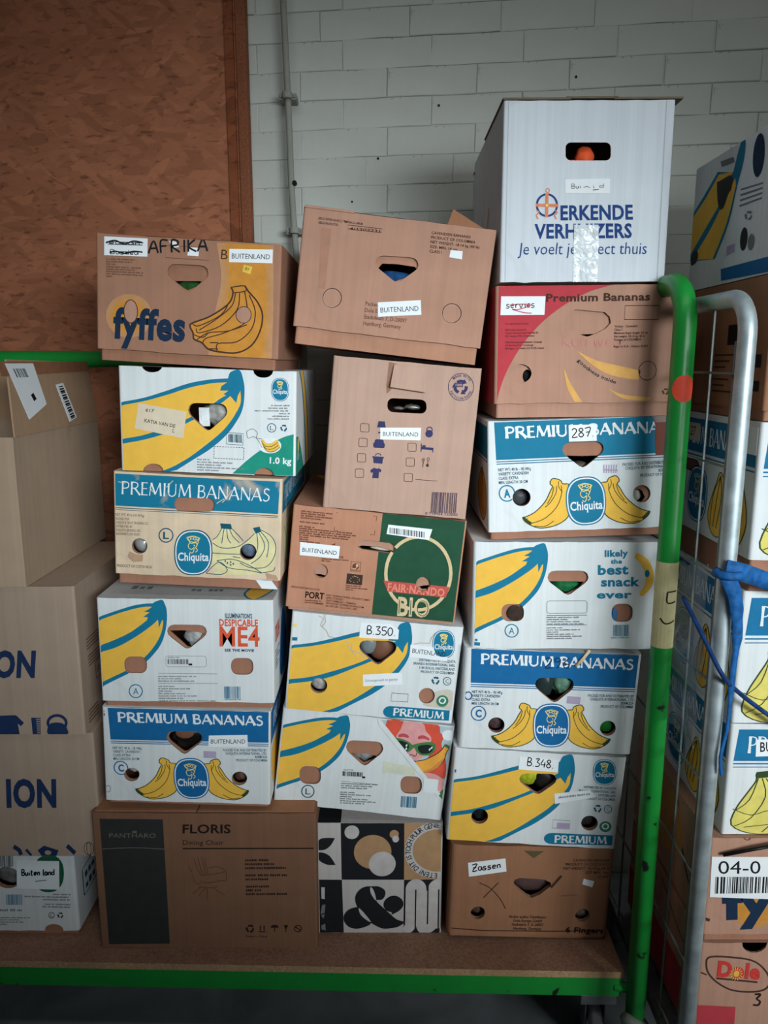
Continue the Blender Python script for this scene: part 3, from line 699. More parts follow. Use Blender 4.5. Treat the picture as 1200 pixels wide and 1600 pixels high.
def premium(A, letter, country, blue, mauve=True, lx=0, white_top=False):
    A.setsrc(Q296)
    A.poly('printed_band', blue, [(173,55),(1126,87),(1112,273),(166,241)], 1)
    A.poly('printed_band', blue, [(166,248),(1111,280),(1110,285),(166,253)], 1); A.poly('printed_band', blue, [(166,259),(1109,291),(1108,296),(166,264)], 1)
    A.roman(WINK, 'PREMIUM BANANAS', (222,138), (1082,168), 57, 3)
    bunch(A); bunch(A, True)
    brand_oval(A, 618, 485, 108, 127, blue, blue)
    A.para(DTEAL, ['NET WT: 40 lb - 18.14Kg', 'VARIETY: CAVENDISH', 'CLASS: EXTRA', 'MIN. LENGTH: 20 CM'], 172, 298, 21.5, 15, .03, bold=.012, sq=.72, dx=-1)
    A.circled(blue, letter, 206, 412, 40, 6, 3, .035)
    A.para(DTEAL, ['PACKED FOR AND DISTRIBUTED BY', 'CHIQUITA INTERNATIONAL, LTD.', 'BERMUDA', country], 1090, 326, 20.5, 15, .02, 'r', bold=.012, sq=.74)
    if mauve: A.poly('ink_stamp', MAUVE, [(705,317),(782,322),(778,364),(702,358)], 2)
def snack_para(A, col=GREYINK):
    A.line('lettering', col, [(408,590),(765,592)], 2.5, 3); A.line('lettering', col, [(408,650),(768,650)], 2.5, 3)
    A.greek(col, 408, 612, 14, 8, [230, 150, 215]); A.greek(col, 408, 672, 14.5, 8, [100, 195, 80, 160, 235, 150, 360])

BUI = 'BUITENLAND'
# ================================================================== LEFT COLUMN
q = [(75,50),(1090,115),(1080,750),(70,685)]
hh = heart(465,690,218,368,.05)
b = carton('banana_box', 'brown fruit box with blue fyffes lettering and ochre banana drawing atop the left stack', -0.4325, 1.72, 1.7150, .3968, .2412, -3.5, q, .0242,
    holes=[hh], tray_holes=[[(500,310),(652,312),(620,342),(572,362),(548,348)]], board=KRAFTF, tray=mat('kraft_tray_brown', (158, 112, 90), 0.88, 'card'))
A = b.A
for mm, dx in ((OCH3, 0), (OCH2, 22), (OCH, 50)):
    A.poly('printed_ochre_panel', mm, sm([(735+dx,105),(760+dx,300),(725+dx,500),(690+dx,735)])+[(1045-dx,748)]+sm([(1050-dx*.8,500),(1045-dx*.8,120)]), 1+.2*(dx > 0)+.2*(dx > 30))
for mm, rr in ((OCH3, 128), (OCH2, 112), (OCH, 92)): A.poly('printed_sun', mm, ell(252,505,rr,rr*.95), 1+(128-rr)*.01)
A.text(NAVY2, 'fyffes', (160,622), (560,642), 158, 4, .04)
A.poly('logo_disc', KRAFT2, ell(262,480,38,64), 5); A.line('logo_disc', DARKINK, ell(262,480,38,64), 5, 6, True)
bn = [(815,348),(826,380),(800,440),(700,508),(602,545),(590,565),(606,600),(612,635),(655,655),(690,690),(750,706),(850,712),(930,672),(978,590),(990,500),(962,430),(912,372),(890,338)]
A.poly('printed_bananas', OCH, sm(bn, 4), 2); A.line('printed_bananas', DARKINK, sm(bn, 4), 9, 3)
for st in ([(815,348),(885,340),(895,368),(826,378)], [(840,380),(820,450),(740,520),(640,585)], [(862,380),(850,470),(760,560),(640,600),(625,575)], [(890,370),(905,460),(900,540),(780,600),(680,630),(660,655)],
           [(915,390),(950,480),(930,580),(850,650),(745,660),(740,700)], [(602,548),(640,560),(760,500),(805,430)], [(625,640),(690,600),(800,590),(905,555)], [(690,690),(745,690)], [(700,655),(745,655)], [(610,610),(660,625),(690,600)]):
    A.line('printed_bananas', DARKINK, sm(st, 4), 6, 4)
A.poly('push_out_disc', KRAFT2, ell(886,500,42,46), 5); A.line('push_out_disc', DARKINK, ell(886,500,42,46), 4, 6, True)
A.greek(BRNINK, 130, 195, 14, 8, [170, 145, 60], .04); A.greek(BRNINK, 130, 237, 13, 8, [190, 170, 200, 200, 30], .05)
A.line('printed_frame', BRNINK, [(455,120),(690,132),(692,200),(455,185)], 3, 2, True)
A.text(DARKINK, 'B', (757,193), (793,196), 52, 3)
A.pen(BLK, 'AFRIKA', (362,162), (690,150), 66, 10, 3)
A.poly('torn_paper', LABEL, [(475,95),(510,98),(530,128),(490,134)], 2); A.poly('torn_paper', LABEL, [(578,128),(640,132),(635,178),(575,174)], 2)
A.done()
B = sticker(A, [(122,70),(358,82),(356,180),(120,172)], label='white label with two struck through handwritten lines')
for k in range(2): B.line('handwriting', BLK, sm([(130+20*k,105+55*k),(180,92+58*k),(230,112+50*k),(280,96+55*k),(330,104+52*k)], 4), 8, 6)
for k, st in enumerate(([(135,98),(335,106)], [(140,112),(330,118)], [(150,152),(315,156)])): B.line('handwriting', BLK, st, 4, 7)
B.pen(BLK, 'eusan', (145,110), (320,118), 22, 4, 6); B.pen(BLK, 'Pasdeu'.replace('P','B'), (150,165), (310,170), 24, 4, 6); B.done()
label_text(A, [(804,138),(1042,142),(1040,217),(803,210)], BUI, 27)
B = sticker(A, [(884,224),(930,236),(920,276),(876,262)], mat('yellow_sticker', (232,196,84), .6), 'small yellow price sticker'); B.text(BLK, 'BY', (890,252), (914,258), 16, 6); B.done()
blob('green_bag', 'dark green bag visible through the handhole of the brown fyffes lettered box', 'bag', b, (572,335), 75, 30, mat('dark_green_cloth', (40,84,40), .7, 'cloth'), 3)

q = [(85,45),(1045,65),(1030,632),(100,600)]
b = carton('banana_box', 'white fruit box with large yellow banana, green corner and 1.0 kg print', -0.3966, 1.72, 1.4750, .3931, .2328, -1.88, q, 0.0,
    holes=[heart(455,665,240,386,.02), ell(265,46,54,34,14), ell(862,66,54,36,14), ell(268,604,54,40,14), ell(860,630,54,42,14)],
    tray_holes=[heart(455,665,240,386,.02), ell(265,46,40,24,14), ell(862,66,40,26,14)], r=.006)
A = b.A; big_banana_large(A); A.setsrc(q)
A.poly('printed_green_corner', GRN, sm([(688,618),(790,530),(890,462),(975,420),(1040,404)])+[(1030,634)], 2)
A.text(WINK, '1.0 kg', (890,563), (1008,568), 32, 4, .03)
brand_oval(A, 953, 165, 49, 63, TEAL, TEAL, False)
A.greek(GREYINK, 1003, 255, 14.5, 8, [100,115,190,58,95,120], .0, 'r')
A.circled(DTEAL, 'L', 904, 372, 23, 4, 3, 0); A.recycle(DTEAL, 970, 373, 18)
A.line('barcode', DTEAL, [(660,398),(750,404),(747,466),(657,460)], 3, 3, True); A.barcode(DTEAL, 668, 406, 742, 450, .05)
for a, c in (((592,472),(752,480)), ((752,480),(750,542)), ((750,542),(590,536)), ((590,536),(592,472))):
    n = max(3, int(math.dist(a, c)/14))
    for k in range(n):
        t0, t1 = k/n, (k+.6)/n; A.line('printed_frame', BLK, [(a[0]+(c[0]-a[0])*t, a[1]+(c[1]-a[1])*t) for t in (t0, t1)], 3, 3)
A.greek(GREYINK, 500, 545, 14, 8, [80,190,130,260,120], .04)
A.poly('printed_bananas', WINK, ell(893,468,62,42), 3)
for dx, dy in ((0,-12), (4,2), (10,16)):
    pts = sm([(848+dx,448+dy),(870+dx,474+dy),(905+dx,474+dy),(938+dx,452+dy)],4); A.line('printed_bananas', YEL, pts, [3]+[17]*(len(pts)-2)+[4], 4); A.line('printed_bananas', OUTL, [(p[0], p[1]+9) for p in pts], 3, 5)
A.line('printed_bananas', GREYINK, sm([(768,392),(800,378),(826,400),(820,425),(850,432)],4), 3, 4); A.line('printed_bananas', GREYINK, sm([(768,392),(775,428),(805,420),(830,440),(850,480)],4), 3, 4)
A.done()
B = sticker(A, [(193,244),(446,288),(428,430),(172,378)], LABEL2, 'cream shipping label printed 617')
B.text(BLK, '617', (230,288), (272,294), 17, 6, .01); B.greek(GREYINK, 228, 306, 12, 7, [150,80], .14); B.text(BLK, 'KATIA VAN DE', (222,344), (384,374), 18, 6, .01); B.text(BLK, 'L', (370,398), (380,400), 20, 6, .01)
B.barcode(BLK, 188, 300, 216, 350, .1); B.greek(GREYINK, 215, 366, 12, 6, [120,90], .16); B.done()
C = right_art(b); C.poly('printed_green_corner', GRN, [(0,.62),(.10,.64),(.22,.78),(.34,1),(0,1)], 1)
C.text(WINK, '1.0 kg', (.05,.86), (.13,.86), .075, 2, .02); C.poly('printed_banana', TEAL, sm([(.10,0),(.22,.16),(.34,.5),(.44,1)],4)+sm([(.62,1),(.5,.4),(.3,0)],4), 1)
C.poly('printed_banana', YEL, sm([(.14,0),(.27,.2),(.39,.56),(.48,1)],4)+sm([(.58,1),(.46,.4),(.27,0)],4), 2); C.poly('printed_bananas', YEL2, ell(.085,.72,.028,.075), 3); C.done()
g = M(); (cx, cz), = b.local([(532,318)]); g.box((-.0115,-.003,-.021), (.0115,.003,.021), mat('white_plastic', (226,230,234), .4)); g.box((-.007,-.0042,-.010), (.007,-.003,.014), mat('white_plastic', (226,230,234), .4))
o = bevel(g.build('wall_switch'), .002); o.location = b.M @ Vector((cx, .018, cz)); tag(o, 'white plastic switch plate sticking up in the handhole above the cream label', 'switch')
blob('plastic_wrap_bundle', 'silvery crumpled plastic bundle inside the box with the green corner', 'bag', b, (610,300), 80, 62, mat('silver_plastic', (170,168,164), .35, 'cloth'), 5, .5, .02, 4)

q = [(65,605),(955,648),(962,1195),(60,1150)]
b = carton('banana_box', 'worn cream fruit box with teal band, banana bunch drawing and circled L', -0.4334, 1.72, 1.2090, .3827, .2390, -2.77, q, .0233,
    holes=[rrect(385,742,600,815,34,.02), ell(197,1002,42), ell(783,1035,45)], tray_holes=[ell(197,1002,42), ell(783,1035,45)], board=TAN)
A = b.A
TW = mat('worn_teal_ink', (22,118,150), .65, 'worn')
A.poly('printed_band', TW, [(76,618),(942,662),(938,832),(72,785)], 1); A.line('printed_band', DTEAL, [(70,796),(938,842)], 4, 1); A.line('printed_band', DTEAL, [(70,806),(938,851)], 2.5, 1)
A.roman(WINK, 'PREMIUM BANANAS', (104,725), (893,766), 68, 3, .62)
for st in ([(90,660),(130,668)], [(345,690),(380,655)], [(610,775),(650,750)], [(640,770),(665,745),(690,705)], [(255,690),(275,715)]): A.line('scuffs', TAN, st, 4, 4)
A.para(DARKINK, ['NET WT: 40 lb (18.14 Kg)'], 72, 838, 20, 14, .05, sq=.7); A.para(DARKINK, ['PACKED FOR', 'CHIQUITA FRUIT TRADING CO.', 'DISTRIBUTED BY', 'CHIQUITA BRANDS, INC.', 'CINCINNATI, OH 45202'], 70, 860, 20, 13, .04, sq=.66, dx=-1)
A.para(DARKINK, ['PRODUCT OF COSTA RICA'], 74, 1115, 20, 15, .05, sq=.7)
A.circled(DTEAL, 'L', 340, 944, 37, 6, 3, .02)
LN = lambda pts, wd=4: A.line('printed_bananas', DTEAL, sm(pts, 4), wd, 3)
A.poly('printed_bananas', CREAMY, sm([(640,900),(600,960),(590,985),(600,1150),(700,1160),(900,1150),(930,1060),(932,1000),(900,945),(848,910),(812,930),(775,975),(740,985),(700,912)],4), 1)
A.poly('printed_bananas', DTEAL, [(630,880),(688,884),(694,912),(636,908)], 3); A.poly('printed_bananas', DTEAL, [(806,905),(842,898),(852,925),(822,936)], 3)
for st in ([(640,905),(615,950),(590,968)], [(652,908),(645,950),(640,988)], [(666,910),(672,960),(690,988)], [(680,908),(700,950),(735,985)], [(694,910),(730,945),(756,975)], [(590,985),(640,1012),(720,1008),(775,975),(815,935)],
           [(850,915),(905,950),(932,1005),(922,1070),(880,1118),(800,1122),(740,1095)], [(838,930),(872,1000),(850,1060),(800,1100)], [(846,922),(892,985),(885,1065)], [(828,935),(835,1000),(828,1040)],
           [(590,1040),(660,1045),(745,1048)], [(615,1082),(700,1075),(790,1108),(862,1152)], [(615,1082),(680,1122),(780,1135),(862,1152)], [(556,1152),(625,1090),(672,1132),(640,1158),(556,1152)], [(700,1060),(742,1068)], [(860,1150),(920,1140),(932,1120)]): LN(st)
for xx, yy in ((660,1085),(672,1095),(690,1090),(704,1100),(690,1106)): A.poly('printed_bananas', DTEAL, ell(xx,yy,4,6,8), 3)
brand_oval(A, 487, 1038, 104, 125, DTEAL, TEAL)
A.poly('torn_patch', mat('bare_tan_board', (186,150,124), .9), [(140,1030),(175,1045),(215,1050),(212,1085),(160,1090),(130,1060)], 1); A.poly('torn_patch', mat('bare_tan_board', (186,150,124), .9), [(880,1150),(940,1165),(955,1190),(890,1185)], 4)
A.done()
C = right_art(b); C.poly('printed_band', TW, [(.02,.04),(.98,.04),(.98,.34),(.02,.34)], 1); C.roman(WINK, 'PREMIUM BANANAS', (.09,.24), (.9,.24), .15, 2, .6); C.poly('printed_bananas', CREAMY, sm([(.1,.5),(.5,.45),(.6,.8),(.2,.9)],4,True), 1)
for k in range(5): C.line('printed_bananas', DTEAL, sm([(.1+.08*k,.5),(.2+.08*k,.7),(.15+.09*k,.9)],4), .008, 2)
C.done()
tp = M(); C = Art(b.tray, q, (-b.W/2+.006, .007, 0), (1,0,0), (0,0,1), b.W-.012, b.lip, 0); C.setsrc(UNIT); sticker(C, [(.86,.1),(.96,.1),(1,1),(.90,1)], LABEL, 'torn white paper tag', parent=b.root)
blob('silver_ball', 'shiny silver ball seen through the left round hole of the worn cream box', 'ball', b, (197,1000), 52, 52, mat('silver_foil', (200,198,196), .3, 'ink', metal=.4), 2, .05, .026)
blob('blue_grey_ball', 'blue grey ball in the right round hole of the worn cream box', 'ball', b, (783,1030), 52, 50, mat('blue_grey_felt', (112,128,152), .8, 'cloth'), 4, .05, .026)

q = QDESP
b = carton('banana_box', 'white fruit box with yellow banana, red film lettering and circled A', -0.4694, 1.72, .9065, .4127, .2567, -.87, q, .0161,
    holes=[heart(466,706,296,441), rrect(207,490,341,590,38,0), rrect(850,495,986,596,40,0)], tray_holes=[[(474,338),(560,336),(640,345),(690,352),(650,395),(604,436),(582,436)]], topmat=mat('grey_white_board', (196,196,194), .7, 'card', var=.06))
A = b.A; big_banana_small(A)
A.text(DTEAL, "ILLUMINATION'S", (818,252), (985,254), 28, 3, .03); A.text(ORED, 'DESPICABLE', (783,300), (1020,301), 40, 3, .035); A.text(ORED, 'ME4', (783,422), (1028,423), 116, 3, .018)
A.text(NAVY, 'SEE THE MOVIE', (812,455), (993,456), 15, 3, .035); A.circled(TEAL, 'A', 272, 698, 39, 6, 3, 0)
A.barcode(BLK, 466, 504, 592, 534); A.para(BLK, ['40.34.04 L7 0234'], 468, 498, 10, 8); A.poly('barcode', BLK, [(592,530),(614,530),(614,541),(592,541)], 3); A.line('printed_frame', GREYINK, rrect(455,485,700,550,14), 2, 2, True)
A.line('printed_frame', GREYINK, rrect(455,485,700,550,14), 2, 2, True)
snack_para(A); A.barcode(TEAL, 806, 668, 908, 742); A.greek(TEAL, 808, 750, 9, 6, [100])
A.done()
C = right_art(b); C.text(ORED, 'DESPICABLE ME4', (.06,.45), (.20,.45), .15, 2, .03); C.greek(GREYINK, .05, .55, .04, .02, [.14,.12,.15,.1,.14]); C.poly('printed_figure', BLUE, sm([(.3,.3),(.42,.4),(.45,.8),(.3,.95),(.2,.8)],4,True), 1); C.done()
C = top_art(b); C.poly('top_flap', mat('grey_white_board', (196,196,194), .7), [(0,1),(.33,1),(.33,0),(0,0)], 3); C.poly('printed_banana', YEL, sm([(.82,.9),(.9,.7),(.98,.8),(.9,1)],4,True), 3); C.line('printed_banana', TEAL, sm([(.82,.9),(.9,.7),(.98,.8),(.9,1)],4,True), .012, 4, True)
C.greek(GREYINK, .14, .86, .1, .06, [.12]); C.greek(GREYINK, .5, .88, .1, .04, [.2]); C.done()
blob('crumpled_magazine', 'crumpled grey newspaper behind the handhole of the box with red film lettering', 'paper', b, (625,390), 66, 60, mat('grey_newsprint', (176,178,178), .6, 'cloth'), 6, .5, .02, 3)

q = [(75,95),(1090,125),(1095,690),(95,655)]
b = carton('banana_box', 'white fruit box with blue premium band and BUITENLAND sticker standing on the brown chair carton', -0.4834, 1.72, .6490, .4046, .2457, -1.88, q, .0089,
    holes=[heart(462,680,240,376,.03), ell(254,503,46,41), ell(906,529,47,42)], tray_holes=[heart(470,672,250,370,.03), ell(254,503,44,39), ell(906,529,45,40)])
A = b.A; premium(A, 'C', 'PRODUCT OF COLOMBIA', BLUE); A.setsrc(q)
A.text(BLUE, '6', (72,150), (94,152), 34, 3, .02); A.line('stain', BRNINK, ell(112,588,14,20,14), 3, 2, True); A.done()
label_text(A, [(718,268),(952,264),(955,338),(716,336)], BUI, 25, base=.70)
C = right_art(b); C.poly('printed_band', BLUE, [(.02,.03),(.98,.03),(.98,.37),(.02,.37)], 1); C.roman(WINK, 'PREMIUM BANANAS', (.1,.26), (.9,.26), .16, 2); C.poly('printed_bananas', YEL, sm([(.05,.5),(.2,.45),(.3,.8),(.12,.9)],4,True), 1); C.done()
blob('black_glossy_bag', 'glossy black plastic bag filling the handhole of the box on the chair carton', 'bag', b, (572,310), 120, 80, mat('glossy_black_plastic', (22,20,20), .15, 'ink', spec=.6), 7, .4, .02, 4)
blob('brown_card_piece', 'piece of brown card lying behind the black bag in the handhole', 'card', b, (562,275), 50, 26, TRAYD, 3, .1, .004, 1, front=.011)
blob('white_cloth', 'white cloth in the left round hole of the box on the chair carton', 'cloth', b, (254,488), 40, 26, mat('white_cloth', (210,206,198), .8, 'cloth'), 3)
blob('brown_ball', 'dark brown round thing in the right round hole of the box on the chair carton', 'ball', b, (906,540), 46, 34, mat('brown_leather', (110,80,66), .6, 'cloth'), 5)

q = [(40,62),(1145,72),(1160,750),(95,735)]
b = carton('chair_carton', 'large brown carton printed FLORIS Dining Chair with a black side panel', -0.4474, 1.72, .2462, .5533, .382, -.25, q, two=False, bodyname='body', D=.44, board=mat('kraft_board_chair', (132, 95, 74), 0.85, 'card', var=0.08), r=.004)
A = b.A
PD = mat('faint_grey_ink', (112,108,100), .8); PB = mat('black_brown_ink', (40,28,24), .8)
A.poly('printed_panel', mat('charcoal_ink', (50,52,50), .7), [(80,92),(390,97),(430,717),(132,717)], 1)
A.text(PD, 'PANTHARO', (128,186), (356,188), 21, 3); A.poly('printed_panel', PD, [(240,158),(246,150),(252,156),(258,150),(264,158),(260,165),(244,165)], 3); A.line('printed_panel', PD, sm([(95,242),(250,237),(400,245)],5), 3.5, 3)
A.text(PB, 'FLORIS', (488,166), (725,167), 42, 3, .025); A.text(PB, 'Dining Chair', (490,224), (690,226), 23, 3); A.line('lettering', PB, [(490,243),(1136,246)], 6, 3)
for st in ([(545,290),(560,340),(580,375)], [(562,285),(578,340),(590,375)], [(580,285),(595,330),(602,370)], [(598,290),(606,330),(614,370)], [(620,340),(660,335),(700,355),(706,400),(690,405)], [(580,378),(640,372),(700,360)], [(590,410),(620,416),(690,402)], [(540,375),(548,405),(570,420),(585,405)], [(520,330),(535,360)],
           [(570,435),(620,440),(660,435)], [(612,440),(612,500)], [(575,440),(540,470)], [(640,440),(700,480)], [(600,442),(570,480)]): A.line('printed_chair', BRNINK if False else mat('sketch_ink', (96,62,46), .8), sm(st, 4), 3, 2)
A.greek(PB, 798, 308, 20, 11, [135,140,200], .0); A.greek(PB, 800, 384, 20, 11, [205,115]); A.greek(PB, 804, 440, 19, 11, [130,80,200])
A.recycle(PB, 825, 646, 20)
for xx in (876, 895): A.line('symbol', PB, [(xx,632),(xx,655)], 5, 3)
A.line('symbol', PB, [(868,662),(902,662)], 4, 3); A.poly('symbol', PB, ell(947,642,20,14,12,2,180,360), 3); A.line('symbol', PB, [(947,640),(947,662)], 4, 3); A.poly('symbol', PB, [(992,630),(1014,630),(1006,648),(1000,648)], 3); A.line('symbol', PB, [(1003,646),(1003,664)], 4, 3); A.line('symbol', PB, ell(1063,648,18,16,16), 4, 3, True); A.line('symbol', PB, [(1050,640),(1076,656)], 5, 3)
A.text(PB, 'Made in China', (806,688), (910,690), 9, 3)
A.done()
C = top_art(b); C.line('tape_strip', KRAFT2, [(0,.5),(1,.5)], .11, 2); C.done()
g = M(); g.box((-.27, .004, .3825), (-.02, .12, .3855), KRAFTD); o = bevel(g.build('top_flap', b.root), .001)
g = M(); g.box((-.015, .004, .3825), (.272, .20, .3850), KRAFTD); o = bevel(g.build('top_flap', b.root), .001)

# ================================================================== MIDDLE COLUMN
q = [(85,45),(1155,180),(1058,830),(30,705)]
b = carton('banana_box', 'tilted plain brown fruit box with two push-out discs atop the middle stack', .0020, 1.76, 1.739, .4223, .2536, -6.78, q, .0375,
    holes=[heart(482,720,318,460,.06)], tray_holes=[[(488,398),(520,362),(600,365),(700,380),(716,398),(690,425),(592,461),(545,440)]], board=KRAFT2, tray=mat('kraft_tray_light', (182,134,110), .88, 'card'))
A = b.A
for cx, cy in ((245,553), (903,637)): A.line('push_out_disc', DARKINK, ell(cx,cy,51,52), 4, 2, True); A.line('push_out_disc', KRAFTP, ell(cx-3,cy+3,46,47), 3, 2, True)
A.poly('worn_tape', mat('brown_tape', (172,126,104), .5), [(182,165),(238,172),(205,505),(170,500)], 1)
A.para(DARKINK, ['RBS.EX EXPORTADOR C.I. TEMPASA S.A. #90186', 'RBS.EX PRODUCTOR'], 166, 118, 24, 13, .135, sq=.60, bold=.01)
A.line('printed_frame', DARKINK, [(330,150),(520,172),(516,193),(328,172)], 3, 3, True); A.text(DARKINK, '4/1202231', (338,176), (508,192), 14, 3, .02)
A.para(DARKINK, ['CAVENDISH BANANAS', 'PRODUCT OF COLOMBIA', 'NET WEIGHT: 18.14 kg (40 lb)', 'SIZE: MIN. 14 cm', 'CLASS I'], 792, 200, 25.5, 15, .115, bold=.012, sq=.95, dx=-3)
A.para(BRNINK, ['Packed and/or Distributor:', 'Dole Europe GmbH', 'Stadtdeich 7, D-20097', 'Hamburg, Germany'], 428, 594, 36, 22, .10, sq=.80, bold=.006, dx=-4)
A.done()
label_text(A, [(496,578),(732,566),(735,646),(497,657)], BUI, 27)
B = sticker(A, [(898,290),(964,296),(960,342),(890,330)], label='small torn white tag'); B.greek(GREYINK, 905, 308, 14, 7, [50,45], .1); B.done()
g = M(); fp = [(.102,.05,.284),(.2095,.055,.2915),(.114,.05,.333)]; g.add(fp+[(p[0]+.001, p[1]+.005, p[2]) for p in fp], [(0,1,2),(5,4,3),(0,3,4,1),(1,4,5,2),(2,5,3,0)], KRAFTD); o = g.build('raised_flap', b.root); o['label'] = 'brown top flap standing up'  # darker board than the lid: the flap's shade is put into its colour
g = M(); g.box((-.209, -.002, .289), (-.10, .15, .2945), KRAFT2); bevel(g.build('top_flap', b.root), .001)
blob('blue_cloth', 'deep blue cloth in the handhole of the tilted plain brown box', 'cloth', b, (600,438), 100, 38, mat('blue_cloth', (28,72,122), .7, 'cloth'), 3, .2)

q = [(290,25),(1165,95),(1070,985),(250,895)]
b = carton('moving_box', 'plain kraft moving box with checklist icons and torn tongue in the middle stack', .0236, 1.76, 1.3750, .3356, .3478, -5.0, q, two=False, bodyname='body', D=.42, board=KRAFTP, holes=[rrect(605,272,834,355,34,.05), ], r=.006)
A = b.A
A.poly('tongue_shadow_gap', mat('shaded_torn_board', (150,112,92), .9), [(610,60),(655,70),(640,205),(600,250),(596,200)], 1)  # torn board patch, darkened to paint the shadowed gap beside the tongue
NV = mat('icon_navy_ink', (58,58,98), .8)
for cx, cy in ((478,445), (470,530), (463,618), (453,706), (752,560), (743,646), (733,735)): A.line(A.key('checkbox'), DARKINK, rrect(cx-24,cy-24,cx+24,cy+24,7,.05), 3, 2, True)
A.poly('icon#1', NV, [(556,408),(592,410),(598,446),(548,444)], 2); A.line('icon#1', NV, [(575,445),(572,470)], 5, 2); A.poly('icon#1', NV, [(555,470),(590,472),(590,480),(555,478)], 2)
A.poly('icon#2', NV, rrect(536,512,588,548,12,.05), 2); A.poly('icon#2', NV, rrect(528,530,594,562,10,.05), 2)
A.poly('icon#3', NV, [(528,612),(586,616),(582,655),(532,650)], 2); A.line('icon#3', NV, [(524,614),(590,620)], 8, 2); A.line('icon#3', NV, ell(557,608,16,12,8,2,180,360), 5, 2)
A.poly('icon#4', NV, [(514,690),(535,678),(555,684),(562,680),(578,690),(574,705),(564,700),(562,738),(526,736),(530,704),(518,706)], 2)
A.poly('icon#5', NV, ell(851,483,22,22), 2); A.line('icon#5', NV, ell(853,460,16,16,14), 6, 2, True)
A.line('icon#6', NV, [(806,540),(805,588)], 5, 2); A.poly('icon#6', NV, [(806,560),(878,566),(876,580),(806,574)], 2); A.line('icon#6', NV, [(874,566),(874,592)], 5, 2); A.poly('icon#6', NV, rrect(810,550,832,562,5), 2)
for xx in (812, 819, 826): A.line('icon#7', DARKINK, [(xx,626),(xx,645)], 3, 2)
A.line('icon#8', DARKINK, [(819,645),(816,678)], 4, 2); A.line('icon#8', DARKINK, [(846,640),(843,670)], 4, 2); A.line('icon#8', DARKINK, ell(847,632,7,9,10), 3, 2, True); A.poly('icon#8', DARKINK, ell(843,668,9,9,10), 2)
A.line('lettering', DARKINK, [(774,748),(902,760)], 3, 2)
A.line('recycled_mark', NV, ell(1038,206,76,82,32), 3.5, 2, True); A.recycle(NV, 1036, 206, 44); A.arc_text(NV, 'MADE WITH', 1038, 206, 58, 62, 222, 328, 15, 3, .01); A.arc_text(NV, 'RECYCLED PAPER', 1038, 206, 71, 76, 160, 20, 14, 3, .01)
A.poly('recycled_mark', NV, [(1000,180),(1050,184),(1048,208),(998,204)], 4); A.text(KRAFTP, '100%', (1004,200), (1044,203), 14, 5, .02)
A.barcode(mat('purple_black_ink', (80,64,84), .7), 872, 822, 1026, 940, .06, lean=-8); A.text(NV, '8 718964 222083', (834,950), (1022,964), 14, 3)
A.line('crease', KRAFTG, [(318,30),(300,400),(285,895)], 4, 1)
A.done()
label_text(A, [(567,446),(803,448),(800,522),(568,514)], BUI, 24, base=.70)
d = b.local([(640,74),(836,86),(828,240),(618,208)]); g = M()
g.add([(p[0], -.004-.010*(i in (2, 3)), p[1]) for i, p in enumerate(d)]+[(p[0], -.0005-.006*(i in (2, 3)), p[1]) for i, p in enumerate(d)], [(3,2,1,0),(4,5,6,7),(0,1,5,4),(1,2,6,5),(2,3,7,6),(3,0,4,7)], KRAFTP)
o = bevel(g.build('handle_tongue', b.root), .001); o['label'] = 'loose board tongue hanging over the handhole'
blob('metal_utensil', 'shiny metal utensil seen in the dark handhole of the moving box', 'utensil', b, (755,330), 42, 14, mat('bright_metal', (190,186,176), .25, 'metal', metal=.8), 2, .4, .01, 3, front=.02)
blob('metal_utensil', 'small bent metal piece left of the shiny utensil in the moving box handhole', 'utensil', b, (672,336), 30, 8, mat('bright_metal', (190,186,176), .25), 5, .6, .008, 4, front=.02)

q = [(70,885),(1075,990),(1010,1575),(20,1480)]
b = carton('banana_box', 'brown and dark green organic fruit box with red banner and BIO lettering', -.0343, 1.765, 1.1180, .4090, .2497, -5.78, q, .0086,
    holes=[[(442,1132),(450,1098),(480,1094),(640,1112),(662,1130),(656,1162),(630,1172),(470,1148)], ell(230,1275,41,41), ell(826,1350,41,41)], tray_holes=[[(446,1136),(470,1130),(560,1136),(640,1158),(652,1166),(630,1172),(470,1150)], [(192,1296),(225,1296),(262,1308),(245,1316),(215,1312)], [(800,1370),(830,1364),(862,1362),(850,1384),(820,1386)]],
    board=mat('kraft_board_red', (190,136,110), .85, 'card'), tray=KRAFT2)
A = b.A; CR = mat('cream_ink', (214,190,150), .7)
A.poly('printed_green_panel', DGRN, [(590,935),(1080,985),(1012,1580),(528,1530)], 1)
A.line('printed_ring', CR, ell(797,1290,188,212,40), 19, 2, True)
A.poly('printed_banner', mat('faded_red_ink', (190,84,76), .7), [(595,1330),(980,1368),(956,1430),(622,1394)], 3); A.text(mat('pale_red_ink', (226,136,116), .7), 'FAIR\u00b7NANDO', (618,1388), (948,1424), 44, 4, .03)
A.text(CR, 'BIO', (676,1532), (862,1543), 104, 4, .03); A.line('lettering', DGRN, [(690,1440),(686,1524)], 4, 6); A.line('lettering', DGRN, [(756,1446),(753,1530)], 4, 6); A.line('lettering', DGRN, ell(824,1492,31,44,20), 4, 6, True)
INK = mat('reddish_brown_ink', (112,64,48), .8)
A.greek(INK, 114, 928, 13, 9, [185,150,190,120], .10); A.greek(INK, 108, 990, 13, 9, [145], .1); A.greek(INK, 104, 1016, 12.5, 9, [90,320,330,300,290,50,60,120], .10)
A.line('printed_frame', INK, [(320,935),(330,935)], 3, 2); A.line('printed_frame', INK, [(535,955),(556,958),(552,985)], 3, 2); A.line('printed_frame', INK, [(545,1040),(543,1066),(515,1062)], 3, 2); A.line('printed_frame', INK, [(310,1015),(308,1036),(330,1040)], 3, 2)
